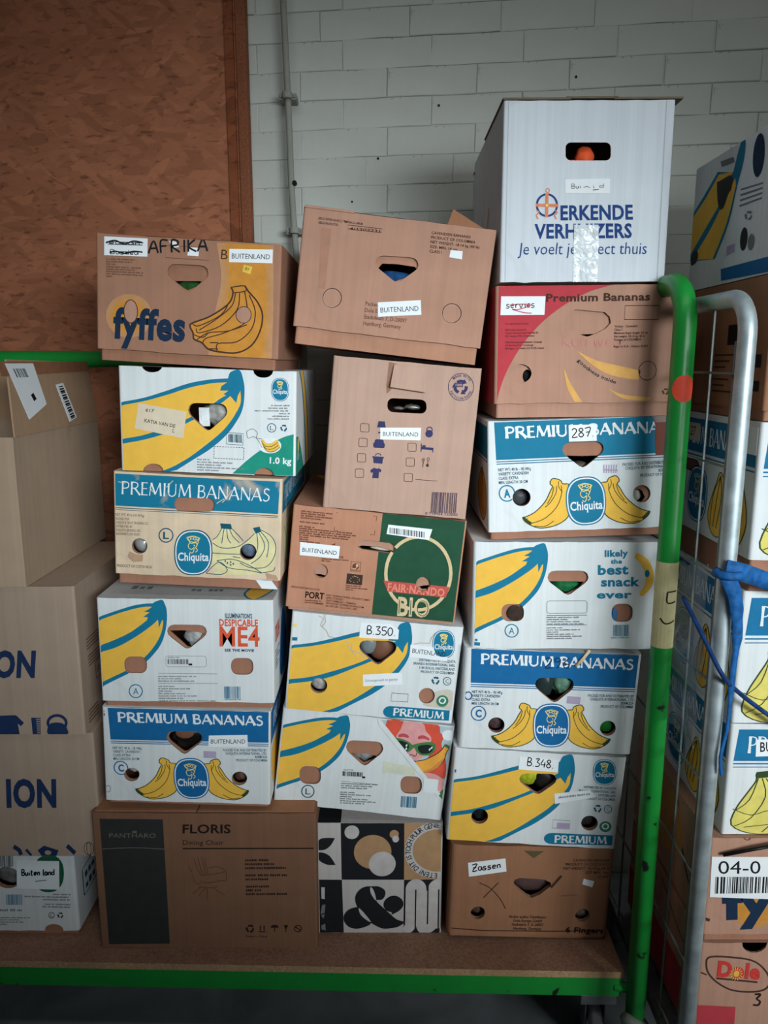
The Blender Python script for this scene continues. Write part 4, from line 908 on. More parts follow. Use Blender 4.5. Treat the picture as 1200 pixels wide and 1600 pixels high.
A.poly('lettering', INK, [(280,1125),(314,1112),(314,1130)], 2); A.text(INK, 'ca', (338,1198), (362,1200), 18, 2, .02); A.greek(INK, 234, 1206, 11, 7, [160,60], .06)
A.line('certificate_mark', INK, [(408,1218),(464,1224),(460,1280),(404,1273)], 3, 2, True); A.poly('certificate_mark', INK, ell(434,1248,20,18,16), 2); A.poly('certificate_mark', CR, ell(442,1243,7,9,10), 3); A.line('certificate_mark', CR, sm([(416,1258),(430,1262),(440,1252)],3), 4, 3); A.greek(INK, 408, 1270, 8, 5, [48], .1)
A.poly('certificate_mark', mat('dark_certificate_ink', (66,48,42), .7), [(384,1288),(476,1298),(470,1358),(378,1348)], 2)
for k in range(12):
    t = k/11*2*math.pi; A.poly('certificate_mark', CR, ell(428+26*math.cos(t)+6*math.sin(2*t), 1322+18*math.sin(t), 2.4, 2.4, 6), 3)
A.greek(INK, 376, 1362, 12, 8, [90,125,45], .08)
A.para(INK, ['ERZEUGNIS ESPECIALLY BY'], 58, 1370, 12, 11, .12, sq=.85, bold=.012); A.text(PB, 'PORT', (137,1430), (248,1440), 36, 3, .03); A.greek(INK, 136, 1448, 12, 8, [110,110], .08); A.greek(INK, 200, 1468, 12, 7, [48], .08)
A.para(INK, ['PORT INTERNATIONAL ORGANICS GMBH', 'LIPPELTSTRASSE 1', '20097 HAMBURG - GERMANY', 'WWW.PORT-INTERNATIONAL.COM', 'DE-OKO-001 / EU-LU-NO. 1027'], 262, 1420, 15.5, 11, .12, sq=.82, bold=.014, dx=-1)
A.done()
label_text(A, [(110,1104),(342,1130),(334,1203),(106,1180)], BUI, 24)
B = sticker(A, [(622,1006),(876,1034),(856,1096),(612,1060)], label='white barcode sticker'); B.barcode(BLK, 628, 1022, 832, 1056, .13, 6, n=30); B.greek(BLK, 690, 1072, 8, 6, [80], .12); B.done()
C = left_art(b); C.poly('printed_curve', DGRN, sm([(.93,.0),(.98,.25),(.97,.55),(.86,.8)],4)+sm([(.80,.8),(.9,.5),(.86,0)],4), 1); C.done()
C = top_art(b); C.poly('printed_bananas', YEL, sm([(.04,.1),(.2,.3),(.3,.2),(.12,.02)],4,True), 1); C.line('printed_bananas', OUTL, sm([(.04,.1),(.2,.3),(.3,.2)],4), .008, 2); C.done()
blob('white_paper_roll', 'pale paper roll glimpsed through the slit of the organic box', 'paper', b, (590,1155), 70, 13, mat('pale_paper', (206,198,184), .6), 3, .1, .012)

q = Q350
hl = [heart(520,738,226,366,.03), ell(290,490,48,44), ell(922,556,48,46)]
b = carton('banana_box', 'white fruit box with banana print and handwritten B.350. label in the middle stack', -.0388, 1.77, .8615, .4162, .2521, -5.68, q, 0.0, holes=hl, tray_holes=hl[:2], r=.006)
A = b.A; big_banana_large(A); A.setsrc(q)
brand_oval(A, 1020, 250, 68, 84, TEAL, TEAL, False)
A.para(DTEAL, ['DISTRIBUTED BY CHIQUITA', 'BRANDS INTERNATIONAL SARL', '1180 ROLLE, SWITZERLAND', 'PRODUCT OF COLOMBIA'], 1092, 362, 23, 15, .06, 'r', bold=.012, sq=.78, dx=-2)
A.recycle(DTEAL, 974, 466, 23); A.circled(DTEAL, 'C', 1043, 470, 23, 4, 3, 0); A.line('printed_frame', BLK, [(714,537),(812,545),(808,592),(709,584)], 3, 2, True)
A.poly('certificate_mark', mat('leaf_green_ink', (60,130,100), .7), ell(1016,588,37,35,18), 2); A.poly('certificate_mark', WINK, ell(1016,585,22,21,16), 3); A.poly('certificate_mark', mat('leaf_green_ink', (60,130,100), .7), sm([(1002,590),(1012,572),(1030,580),(1020,598)],4,True), 4)
A.poly('printed_banner', TEAL, ell(706,648,42,34,10,2,85,275)+[(706,614),(1062,645),(1056,706),(706,683)], 2); A.roman(WINK, 'PREMIUM', (722,670), (1026,697), 44, 4)
A.poly('printed_patch#a', TEAL, [(128,208),(166,211),(164,230),(127,228)], 1); A.poly('printed_patch#b', YEL2, [(132,130),(162,133),(160,152),(131,149)], 1)
CRK = mat('torn_edge_tan', (190,176,160), .9)
for st in ([(285,85),(315,100),(295,140),(330,170),(345,205),(380,212)], [(320,80),(325,120),(305,150)], [(970,180),(945,215),(935,245),(880,242),(840,250)], [(440,235),(480,250),(470,285),(520,300),(560,330)], [(450,255),(470,275),(500,320)]): A.line('tear', CRK, st, 5, 4)
A.poly('torn_patch', mat('scuffed_board', (206,198,186), .9), sm([(900,610),(960,540),(1040,520),(1092,545),(1085,640),(1010,630)],3,True), 1)
A.done()
B = sticker(A, [(526,126),(700,132),(752,165),(748,222),(520,212)], label='white label with handwritten B.350.'); B.pen(BLK, 'B.350.', (560,190), (735,202), 48, 6, 6); B.done()
label_text(A, [(822,252),(1050,280),(1040,352),(815,325)], BUI, 26, base=.64)
B = sticker(A, [(543,428),(772,418),(775,488),(546,496)], label='white slip with one typed line'); B.text(GREYINK, 'Schoongemaakt en geprijst', (558,470), (748,463), 15, 6); B.done()
blob('glass_jar', 'striped glass jar behind the B.350. box handhole', 'jar', b, (575,272), 52, 60, mat('grey_glass', (120,130,134), .2, 'ink'), 4, .15, .02)
blob('brown_bowl', 'brown bowl in the handhole of the B.350. box', 'bowl', b, (655,300), 76, 70, mat('brown_glaze', (120,82,64), .45, 'ink'), 2, .05, .02, front=.017)
blob('striped_glass', 'clear striped glass in the left round hole of the B.350. box', 'glass', b, (290,490), 50, 50, mat('pale_glass', (190,184,180), .25, 'cloth'), 3, .1)

q = [(130,30),(1160,155),(1085,725),(65,600)]
hl = [heart(506,730,230,378,.06), rrect(226,382,354,490,40,.06), rrect(836,450,966,556,42,.05)]
b = carton('banana_box', 'tilted white fruit box with cartoon of a red haired woman in green sunglasses', -.0683, 1.775, .5990, .4300, .2601, -7.0, q, 0.0, holes=hl, tray_holes=[[(535,318),(620,320),(700,338),(660,360),(612,376)]], r=.006)
A = b.A; big_banana_small(A); A.setsrc(q)
HAIR = mat('red_hair_ink', (218,86,66), .7); SKIN = mat('pink_skin_ink', (226,160,160), .7); SKY = mat('pale_blue_ink', (178,198,208), .7); LENS = mat('dark_lens_ink', (34,44,42), .5); GG = mat('glasses_green_ink', (74,128,72), .6)
n = 'printed_portrait'
A.poly(n, SKY, [(708,108),(1152,160),(1098,570),(1060,545)], 1); A.poly(n, WINK, sm([(1085,190),(1120,175),(1148,190),(1140,235),(1095,230)],3,True), 2); A.poly(n, WINK, ell(1090,520,30,40), 2)
A.poly(n, HAIR, sm([(752,112),(740,165),(760,200),(800,218),(800,205)],3)+sm([(850,150),(830,130),(860,120)],3), 2); A.poly(n, HAIR, sm([(760,115),(850,122),(825,175),(835,215),(795,235),(745,170)],3,True), 2)
A.poly(n, HAIR, sm([(960,128),(1060,145),(1072,190),(1095,215),(1080,260),(1100,320),(1112,400),(1102,470),(1040,440),(960,430),(1000,350),(1010,250),(975,190)],3,True), 2)
A.poly(n, SKIN, sm([(860,122),(965,135),(985,180),(1015,215),(1010,250),(930,255),(810,225),(835,165)],3,True), 3)
A.poly(n, SKIN, sm([(800,222),(1000,250),(985,320),(940,355),(880,360),(850,310)],3,True), 2.5)
A.poly(n, mat('brow_ink', (190,78,88), .7), sm([(822,200),(850,193),(880,205),(880,220),(850,214),(822,214)],3,True), 4); A.poly(n, mat('brow_ink', (190,78,88), .7), sm([(940,212),(970,205),(1004,222),(1004,235),(970,226),(942,228)],3,True), 4)
A.poly(n, GG, sm([(780,226),(830,222),(885,245),(905,262),(930,255),(1000,245),(1045,260),(1040,300),(1010,325),(960,325),(930,305),(915,280),(890,300),(850,308)],3,True), 4)
A.poly(n, LENS, sm([(800,238),(850,240),(882,258),(880,290),(852,300)],3,True), 5); A.poly(n, LENS, sm([(938,272),(990,262),(1030,272),(1024,300),(1000,315),(955,312)],3,True), 5)
for cx, cy in ((868,285),(870,265),(1010,290),(1022,280)): A.poly(n, WINK, ell(cx,cy,5,9,8,rot=25), 6)
A.line(n, BLK, sm([(880,310),(878,325),(900,322),(925,330),(930,310)],3), 4, 5); A.poly(n, BLK, ell(888,326,4,3,6), 5); A.poly(n, BLK, ell(915,330,4,3,6), 5)
A.poly(n, TEAL, ell(914,370,20,14,12), 3)
bn = sm([(920,380),(925,362),(980,352),(1050,320),(1085,290),(1105,262),(1128,280),(1112,310),(1095,360),(1050,405),(990,430),(950,432)],4); A.poly(n, mat('orange_banana_ink', (236,168,72), .65), bn, 5); A.line(n, BLK, bn, 4, 6); A.poly(n, mat('orange_banana_dark_ink', (214,138,74), .65), sm([(950,432),(1020,405),(1060,370),(1098,345),(1060,400),(990,432)],3,True), 6)
A.poly(n, GG, [(1100,258),(1130,270),(1124,286),(1096,272)], 7)
A.poly(n, SKIN, sm([(958,440),(1010,432),(1060,455),(1100,480),(1090,540),(1060,545)],3), 3); A.poly(n, GG, [(1062,565),(1096,530),(1090,592)], 4)
A.poly(n, WHITE, [(695,95),(712,108),(1080,560),(1062,580),(700,140)], 7)
A.poly('blank_print_field', WINK, [(978,462),(1066,474),(1058,560),(970,545)], 8)
A.circled(DTEAL, 'L', 276, 538, 37, 6, 3, 0)
A.barcode(BLK, 486, 418, 610, 446, .06); A.para(BLK, ['40.34.04 L7 0198'], 490, 412, 10, 7, .05); A.poly('barcode', BLK, [(604,450),(622,451),(622,462),(604,461)], 3)
A.line('lettering', GREYINK, [(478,478),(700,500)], 2, 3); A.greek(GREYINK, 476, 495, 13, 8, [220,190,170], .05); A.greek(GREYINK, 470, 548, 13, 8, [95,185,70,165,215,150], .06)
A.barcode(TEAL, 842, 572, 938, 640, .07, lean=-4)
A.poly('faint_smear', mat('pale_yellow_smear', (214,216,196), .8), [(730,360),(930,400),(925,450),(725,430)], 1)
A.done()
blob('grey_plastic_bundle', 'grey crumpled plastic in the handhole of the box with the sunglasses cartoon', 'bag', b, (605,345), 66, 40, mat('grey_plastic', (150,152,152), .4, 'cloth'), 8, .4)

q = [(75,165),(1055,172),(1055,1035),(95,1015)]
b = carton('patterned_carton', 'black, white and tan patterned carton with a large ampersand, foot of middle stack', -.0111, 1.775, .2462, .3221, .3192, -.1, q, two=False, bodyname='body', D=.40, board=mat('grey_white_carton', (196,190,188), .6, 'card', var=.04), r=.003, jag=.0006, topmat=mat('grey_white_carton', (196,190,188), .6))
A = b.A; TN2 = mat('tan_print', (178,140,104), .7); PK = mat('pattern_black_ink', (32,34,38), .6); WT = mat('pattern_white_ink', (196,190,188), .6)
A.poly('pattern', PK, [(258,165),(752,170),(756,612),(270,605)], 1); A.poly('pattern', TN2, [(752,170),(1058,172),(1056,612),(756,612)], 1); A.poly('pattern', PK, [(88,602),(272,606),(290,1022),(95,1016)], 1); A.poly('pattern', PK, [(757,613),(1056,612),(1055,1036),(757,1032)], 1)
A.poly('pattern', PK, sm([(78,310),(110,285),(160,280),(215,282)],4)+sm([(215,282),(185,335),(140,370),(82,376)],4), 2); A.poly('pattern', PK, sm([(84,392),(130,395),(180,425),(222,490)],4)+sm([(222,490),(160,488),(110,465),(86,440)],4), 2)
A.poly('pattern', WT, ell(345,238,57,53), 2); A.poly('pattern', TN2, ell(508,392,146,132,32), 2); A.poly('pattern', WT, ell(584,486,105,96,32), 3); A.poly('pattern', TN2, ell(674,256,36,34), 2); A.poly('pattern', WT, ell(686,292,26,27), 3)
A.poly('pattern', WT, ell(1010,385,252,222,40), 2); A.poly('pattern', TN2, ell(1020,385,200,166,40), 3)
A.arc_text(PK, 'TOCH PUUR GENIETEN!', 1012, 385, 208, 178, 172, 300, 40, 4, .01); A.arc_text(PK, 'ETEN! DIT IS', 1012, 385, 208, 178, 88, 170, 40, 4, .01)
# serpentine of white bands
for cx in (852, 1040):
    A.line('pattern', WT, [(cx-45,970)]+ell(cx,690,45,40,12,2,180,360)+[(cx+45,970)] if False else [(cx-42,1000),(cx-42,690)], 74, 2)
A.poly('pattern', WT, ell(852,690,82,82,20,2,180,360)+[(934,980),(850,980),(770,970)], 2); A.poly('pattern', WT, ell(1034,690,88,82,20,2,180,360)+[(1060,1000),(946,980)], 2)
A.poly('pattern', WT, ell(900,960,44,72,14,2,0,180)+[(856,800),(944,800)], 2); A.poly('pattern', WT, ell(944,950,84,84,20,2,0,180)+[(862,700),(1028,700)], 2); A.poly('pattern', WT, [(765,930)]+ell(790,955,65,78,12,2,0,130)+[(770,950)], 2)
for xx, y0, y1 in ((850,690,1000), (946,640,965), (1032,690,1005)): A.line('pattern', PK, [(xx,y0),(xx,y1)], 11, 3)
A.poly('pattern', PK, [(905,612),(975,612),(946,665)], 3); A.poly('pattern', PK, [(830,1035),(870,1035),(851,985)], 3); A.line('pattern', PK, [(766,640),(766,968)], 7, 3)
A.poly('ampersand', PK, sm([(500,660),(560,662),(605,690),(610,730),(585,765),(540,772),(620,850),(700,920),(760,945),(715,980),(650,992),(585,990),(500,945),(430,880),(385,800),(378,735),(410,685),(455,662)],4,True), 3)
A.poly('ampersand', PK, sm([(400,822),(420,870),(500,942),(460,975),(390,990),(330,975),(292,930),(292,880),(330,838)],4,True), 3); A.poly('ampersand', PK, sm([(610,770),(650,740),(700,738),(745,770),(752,815),(720,855),(660,885),(665,868),(620,850),(598,810)],4,True), 3)
A.poly('ampersand', WT, sm([(492,668),(510,675),(530,720),(538,770),(515,745),(495,705)],3,True), 4); A.poly('ampersand', WT, sm([(404,828),(440,860),(500,935),(470,925),(420,880)],3,True), 4)
for q2 in ([(112,662),(140,662),(140,755),(115,750)], [(120,800),(146,795),(140,860),(108,872)], [(112,880),(140,870),(132,905)], [(115,960),(145,945),(150,1000),(118,990)]): A.poly('pattern', WT if q2[0][1] < 700 else mat('pattern_grey_ink', (120,120,118), .7), q2, 2)
A.done()
C = top_art(b); C.poly('pattern', PK, [(0,0),(.19,0),(.19,1),(0,1)], 1); C.done()

# ================================================================== RIGHT COLUMN
q = [(190,60),(1125,55),(1050,1030),(180,1035)]
b = carton('moving_box', 'tall white moving box with navy ERKENDE VERHUIZERS lettering on top of the right stack', .4333, 1.745, 1.8932, .3605, .3674, .27, q, two=False, bodyname='body', D=.53, holes=[rrect(526,290,770,388,28,0)], r=.005, board=mat('cool_white_board', (216,222,230), .6, 'card', var=.03), topmat=KRAFTG)
A = b.A; NB = mat('mover_navy_ink', (36,68,128), .7); OR = mat('mover_orange_ink', (222,140,104), .7)
A.text(NB, 'ERKENDE', (500,706), (886,702), 74, 3, .03); A.text(NB, 'VERHUIZERS', (362,803), (880,799), 72, 3, .03)
A.text(NB, 'Je voelt je direct thuis', (274,890), (955,886), 62, 3, -.004, slant=.12)
A.line('mover_emblem', NB, ell(427,628,54,58,28), 11, 2, True)
for st in ([(427,565),(425,692)], [(368,628),(488,630)]): A.line('mover_emblem', OR, st, 17, 3)
A.line('mover_emblem', OR, ell(430,550,10,11,12), 5, 3, True)
for xx in (376, 474): A.line('mover_emblem', OR, sm([(xx-4,655),(xx+8,668),(xx-6,682),(xx+4,702)],3), 7, 3)
A.poly('mover_emblem', YEL2, ell(427,629,8,8,8), 4)
A.line('crease', mat('grey_crease', (186,192,200), .7), [(216,60),(208,1030)], 4, 1); A.line('crease', mat('grey_crease', (186,192,200), .7), [(1075,60),(1010,1030)], 5, 1)
A.done()
B = sticker(A, [(525,490),(765,486),(764,566),(524,565)], label='white label with faded handwriting'); B.pen(GREYINK, 'Bui', (556,540), (612,538), 24, 4, 6); B.line('handwriting', GREYINK, sm([(622,535),(640,528),(655,536)],3), 4, 6); B.line('handwriting', BLK, [(672,548),(705,544)], 4, 6); B.pen(GREYINK, 'i d', (668,538), (735,534), 22, 4, 6); B.done()
tp_m = mat('clear_packing_tape', (238,244,248), .18, 'film', var=.72, spec=.7)
d = b.local([(580,730),(705,738),(700,960),(660,1034),(572,1034),(562,960)]); g = M(); nx, ny = 8, 14
pts = []; 
for j in range(ny+1):
    for i in range(nx+1):
        u, v = i/nx, j/ny
        xx = 572+130*u-(6*v if u < .5 else 10*v*v); yy = 732+300*v
        (lx, lz), = b.local([(xx, yy)]); pts.append((lx, -.0016-.0024*abs(mnoise.noise(Vector((u*4, v*7, 2)))), lz))
g.add(pts, [(j*(nx+1)+i, j*(nx+1)+i+1, (j+1)*(nx+1)+i+1, (j+1)*(nx+1)+i) for j in range(ny) for i in range(nx)], tp_m); o = g.build('packing_tape', b.root); o['label'] = 'shiny crumpled clear packing tape'
FL = mat('grey_brown_flap', (120,108,92), .9, 'card')
for i, (xa_, xb_, zz, yy) in enumerate(((-.183, -.04, .3695, .30), (-.05, .06, .3715, .22), (.05, .196, .3700, .32))):
    g = M(); g.box((xa_, -.003, zz-.0015), (xb_, yy, zz+.0028), FL); bevel(g.build('top_flap', b.root), .001)
C = left_art(b); C.line('faded_print', mat('faded_orange_print', (200,172,164), .8), [(.45,.88),(.62,.48)], .05, 1); C.done()
blob('orange_toy', 'bright orange toy seen through the handhole of the white moving box', 'toy', b, (645,355), 48, 60, mat('orange_plastic', (232,92,50), .5, 'ink'), 2, .15, .02)
blob('orange_toy', 'flat reddish thing on the left inside the white moving box handhole', 'toy', b, (565,385), 50, 18, mat('red_orange_plastic', (206,86,60), .5, 'ink'), 4, .2, .02)

q = [(118,55),(1150,60),(1140,728),(122,728)]
b = carton('banana_box', 'kraft fruit box with brick red corner and ochre swooshes under the white moving box', .4484, 1.745, 1.5995, .4007, .2564, .7, q, .0316,
    holes=[[(522,245),(540,215),(570,195),(740,213),(770,240),(776,275),(750,305),(690,335),(645,350),(600,335),(540,300)], ell(272,555,62,54)], tray_holes=[[(605,336),(690,334),(645,352)], ell(312,570,26,38)], board=KRAFT2, tray=KRAFT2, r=.008)
A = b.A; YO = mat('soft_ochre_ink', (222,168,96), .75)
A.poly('printed_red_panel', RED, [(100,50)]+sm([(800,55),(720,75),(640,100),(520,162),(400,252),(300,360),(222,480),(168,600),(132,735)],5)+[(100,735)], 1)
A.text(DARKINK, 'Premium Bananas', (405,148), (992,150), 42, 3, .03)
A.poly('printed_swoosh', YO, sm([(590,430),(700,485),(820,515),(945,545)],4)+sm([(945,600),(800,575),(690,520),(590,432)],4), 2); A.poly('printed_swoosh', YO, sm([(515,520),(545,590),(580,650),(628,722)],4)+sm([(585,722),(540,640),(515,522)],4), 2); A.poly('printed_swoosh', YO, sm([(780,650),(870,685),(1020,700)],4)+sm([(1000,722),(860,705),(780,652)],4), 2)
A.path_text(BLK, 'goodness inside', sm([(592,486),(640,530),(700,572),(760,600),(818,622)],5), 20, 3, .01)
A.line('push_out_disc', DARKINK, ell(993,548,50,54,24), 4, 3, True); A.poly('push_out_disc', DARKINK, ell(948,555,6,14,8), 4)
A.line('printed_frame', DARKINK, [(853,178),(1043,180),(1042,260),(852,256)], 4, 2, True)
A.para(DARKINK, ['Variety:   Cavendish', 'Class: I', 'Minimum finger length: 20 cm', 'Net weight: 18.14 kg, 40 lb', 'Product of COLOMBIA', '', 'Registro ICA - Unibon: 05454'], 797, 300, 19, 13, .0, sq=.82, bold=.012)
DR = mat('dark_red_ink', (104,36,44), .7)
A.para(DR, ['For importation services:', '', 'Fyffes International SA', 'Centro Sementari Ana Vendelle 2A', '1291 Geneva 2002, Switzerland', '', 'Fyffes International Unlimited Company', '3rd Business Park, Courtlough', 'Balbriggan, Co. Dublin, K32 KV20, Ireland'], 178, 275, 17.5, 11, .0, sq=.80, bold=.012)
A.pen(PINKINK, 'Kan weg', (500,405), (840,410), 80, 6, 3); A.recycle(DARKINK, 1100, 668, 18)
A.line('tear', DARKINK, [(215,545),(250,540),(240,570),(265,585),(245,605)], 3, 3)
A.done()
B = sticker(A, [(150,114),(402,118),(398,222),(148,220)], label='white label with handwriting struck through in red'); B.pen(BLK, 'servies', (178,182), (345,180), 42, 5, 6); B.line('handwriting', mat('red_pen', (200,100,110), .7), sm([(200,165),(260,160),(320,166),(250,190),(215,188),(280,208),(325,212)],4), 6, 6); B.done()
C = left_art(b); C.poly('printed_red_panel', RED, [(0,0),(1,0),(1,1),(0,1)], 1); C.done()
b.tray['label'] = 'lower tray rim below the lid'
blob('black_cloth', 'black cloth in the torn round hole of the red cornered box', 'cloth', b, (312,570), 34, 46, mat('black_cloth', (30,30,32), .8, 'cloth'), 3)

q = [(145,70),(1185,30),(1180,655),(152,672)]
hl = [heart(548,776,183,322,-.03), ell(330,482,49,48), ell(994,467,50,49)]
b = carton('banana_box', 'white fruit box with teal premium band and handwritten 287. label', .4579, 1.745, 1.3210, .4295, .2578, 1.9, q, .0182, holes=hl,
    tray_holes=[[(575,255),(660,258),(750,255),(700,300),(662,322),(632,312)], hl[1], [(946,460),(970,440),(1000,450),(1020,490),(1000,515),(970,512),(948,490)]])
A = b.A; premium(A, 'A', 'PRODUCT OF PANAMA', TEAL, False); A.setsrc(q)
A.poly('torn_patch', mat('brown_torn_board', (128,78,68), .9, 'card'), [(1044,32),(1060,90),(1058,160),(1066,252),(1190,250),(1190,24)], 5)
A.poly('torn_patch', mat('grey_torn_board', (150,132,124), .9, 'card'), [(1044,32),(1190,24),(1190,66),(1060,70)], 6)
for k in range(6): A.line('ink_stamp', MAUVE, [(778+k*14,304),(780+k*13,350)], 7, 3)
A.line('ink_stamp', MAUVE, [(774,332),(856,336)], 8, 3)
A.done()
B = sticker(A, [(580,88),(730,84),(736,172),(584,178)], label='white label with handwritten 287.'); B.pen(BLK, '287.', (598,155), (722,148), 48, 6, 6); B.done()
C = left_art(b); C.poly('printed_band', TEAL, [(.02,.05),(.985,.05),(.985,.34),(.02,.34)], 1); C.line('printed_band', DTEAL, [(.02,.365),(.985,.365)], .01, 1); bn = sm([(.80,.46),(.9,.55),(.94,.7),(.92,.85),(.82,.95),(.70,.9),(.62,.7),(.72,.52)],4,True); C.poly('printed_bananas', OCH, bn, 1); C.line('printed_bananas', OUTL, bn, .01, 2, True)
for k in range(4): C.line('printed_bananas', OUTL, sm([(.80,.47),(.86-.04*k,.65),(.84-.05*k,.9)],4), .008, 2)
C.done()
blob('grey_tin', 'dark grey tin in the left round hole of the 287. box', 'tin', b, (330,490), 52, 50, mat('dark_tin', (70,72,76), .4, 'ink'), 3, .1, .02, front=.02)
blob('white_ball', 'white ball in the right round hole of the 287. box', 'ball', b, (976,482), 36, 38, mat('white_ball', (212,208,200), .6, 'ink'), 2, .04, .02)
blob('dark_pan', 'dark rounded pan low in the handhole of the 287. box', 'pan', b, (660,312), 40, 18, mat('dark_pan', (90,80,74), .4, 'ink'), 2, .1, .02)

q = [(85,70),(1165,65),(1150,700),(50,685)]
b = carton('banana_box', 'white fruit box with banana print and blue likely the best snack ever lettering', .4287, 1.745, 1.0470, .4402, .2628, -.06, q, 0.0,
    holes=[heart(500,738,230,370), rrect(232,422,362,524,40,0), rrect(880,424,1006,532,42,0)], tray_holes=[[(512,296),(600,296),(716,298),(690,330),(622,366),(602,368)]], r=.009)
A = b.A; big_banana_small(A); A.setsrc(q)
for t, p0, p1, h in (('likely', (830,150),(966,146),36), ('the', (866,189),(932,188),24), ('best', (792,252),(972,248),52), ('snack', (812,320),(1042,318),50), ('ever', (788,391),(998,389),42)): A.text(TEAL, t, p0, p1, h, 3, .04)
bs = sm([(1008,140),(1060,175),(1095,240),(1095,310),(1050,375)],6); A.line('printed_banana#small', YEL, bs, [10]+[30+22*math.sin(math.pi*i/(len(bs)-2)) for i in range(1, len(bs)-1)]+[14], 2); A.poly('printed_banana#small', TEAL, ell(1084,246,15,22,12), 4)
A.circled(TEAL, 'A', 289, 580, 38, 6, 3, 0); A.line('printed_frame', GREYINK, rrect(496,405,732,478,14), 3, 2, True)
A.line('lettering', DTEAL, [(494,491),(732,490)], 3, 3); A.line('lettering', DTEAL, [(494,548),(732,548)], 3, 3); A.greek(GREYINK, 494, 506, 13, 8, [190,130,200,220]); A.greek(GREYINK, 494, 568, 13, 8, [95,200,70,160,210,150])
A.barcode(TEAL, 892, 550, 990, 620); A.greek(TEAL, 880, 632, 9, 6, [110]); A.poly('symbol', TEAL, [(66,645),(104,648),(102,668),(64,665)], 2); A.poly('symbol', TEAL, ell(82,633,8,8,8), 2)
A.poly('tear', mat('dark_scuff', (120,110,104), .9), [(62,76),(90,72),(88,90),(70,120),(60,115)], 4)
A.done()
blob('green_bottle', 'green striped cloth low in the handhole of the best snack box', 'cloth', b, (615,335), 80, 36, mat('green_cloth', (30,110,64), .6, 'cloth'), 3, .25)
for nm, lb, c, rx, ry, mm in (('dark_brown_ball', 'dark brown ball in the left square hole of the best snack box', (312,478), 44, 42, mat('dark_brown_felt', (62,48,42), .8, 'cloth')), ('blue_strip', 'blue plastic strip in the right square hole of the best snack box', (900,495), 16, 40, mat('blue_plastic', (66,116,168), .5, 'ink'))):
    (cx, cz), = b.local([c]); e = b.local([(c[0]+rx, c[1]), (c[0], c[1]+ry)]); o = blob(nm, lb, 'ball' if 'ball' in nm else 'strip', b, c, rx, ry, mm, 2, .06, .003, front=.0008)

q = Q296
hl = [heart(523,742,212,350,.02), ell(305,480,46,44), ell(944,504,46,44)]
b = carton('banana_box', 'white fruit box with royal blue premium band and scribbled 296 in the right stack', .3959, 1.745, .7815, .4262, .2595, -2.61, q, 0.0, holes=hl, r=.010)
A = b.A; premium(A, 'C', 'PRODUCT OF COLOMBIA', BLUE); A.pen(NAVY2, '296', (575,158), (725,160), 56, 6, 4)
A.line('printed_ring', BLUE, ell(151,313,19,21,18), 7, 2, True); A.poly('symbol', BLUE, [(168,2),(205,4),(203,25),(166,22)], 1)
A.done()
blob('green_glass', 'dark green glass bottles in the handhole of the scribbled 296 box', 'bottle', b, (690,265), 60, 60, mat('green_glass', (110,150,128), .25, 'cloth'), 4, .4, .02, 3)
blob('dark_bottle', 'dark bottle left in the handhole of the scribbled 296 box', 'bottle', b, (585,270), 56, 70, mat('dark_glass', (42,54,54), .2, 'ink'), 3, .15, .018)
blob('dark_plum_ball', 'dark plum coloured ball in the left round hole of the 296 box', 'ball', b, (305,480), 50, 50, mat('plum_felt', (84,64,66), .7, 'cloth'), 3, .1)
blob('green_ball', 'vivid green ball in the right round hole of the 296 box', 'ball', b, (944,506), 52, 50, mat('vivid_green', (40,128,48), .6, 'ink'), 3, .05)
g = M(); d = b.local([(748,145),(826,62)]); g.tube([(d[0][0], -.004, d[0][1]), ((d[0][0]+d[1][0])/2, -.006, (d[0][1]+d[1][1])/2), (d[1][0], -.004, d[1][1]+.002)], [.003, .0042, .0035], mat('pale_straw', (232,206,168), .6), 8)
o = g.build('wooden_stick', None, True); o.matrix_world = b.M; tag(o, 'short pale wooden stick lying against the 296 box', 'stick')

q = [(105,30),(1130,95),(1045,635),(78,565)]
hl = [heart(487,706,186,308,.02), ell(262,436,48,43), ell(900,483,49,43)]
b = carton('banana_box', 'white fruit box with banana print and handwritten B.348. label in the right stack', .3705, 1.745, .5255, .4266, .2521, -3.7, q, 0.0, holes=hl, r=.006)
A = b.A; big_banana_large(A); A.setsrc(q)
brand_oval(A, 993, 182, 70, 78, TEAL, TEAL, False)
A.para(DTEAL, ['DISTRIBUTED BY CHIQUITA', 'BRANDS INTERNATIONAL SARL', 'SWITZERLAND', 'PRODUCT OF COLOMBIA'], 1060, 288, 22, 14, .06, 'r', bold=.012, sq=.74, dx=-2)
A.recycle(DTEAL, 949, 398, 22); A.circled(DTEAL, 'C', 1010, 402, 22, 4, 3, 0); A.line('printed_frame', GREYINK, [(686,460),(785,468),(782,514),(682,508)], 3, 2, True); A.poly('ink_stamp', MAUVE, [(710,476),(786,482),(782,518),(708,512)], 3)
A.poly('certificate_mark', mat('leaf_green_ink', (60,130,100), .7), ell(993,504,36,32,18), 2); A.poly('certificate_mark', WINK, ell(993,502,22,19,16), 3); A.poly('certificate_mark', mat('leaf_green_ink', (60,130,100), .7), sm([(980,506),(990,490),(1006,498),(998,514)],4,True), 4)
A.poly('printed_banner', TEAL, ell(676,568,42,31,10,2,85,275)+[(676,536),(1036,556),(1030,612),(676,600)], 2); A.roman(WINK, 'PREMIUM', (694,592), (1000,604), 42, 4)
A.poly('printed_patch', TEAL, [(95,160),(120,162),(118,180),(93,177)], 1)
A.done()
B = sticker(A, [(486,88),(720,104),(714,182),(482,162)], label='white label with handwritten B.348.'); B.pen(BLK, 'B.348.', (528,140), (690,158), 48, 6, 6); B.done()
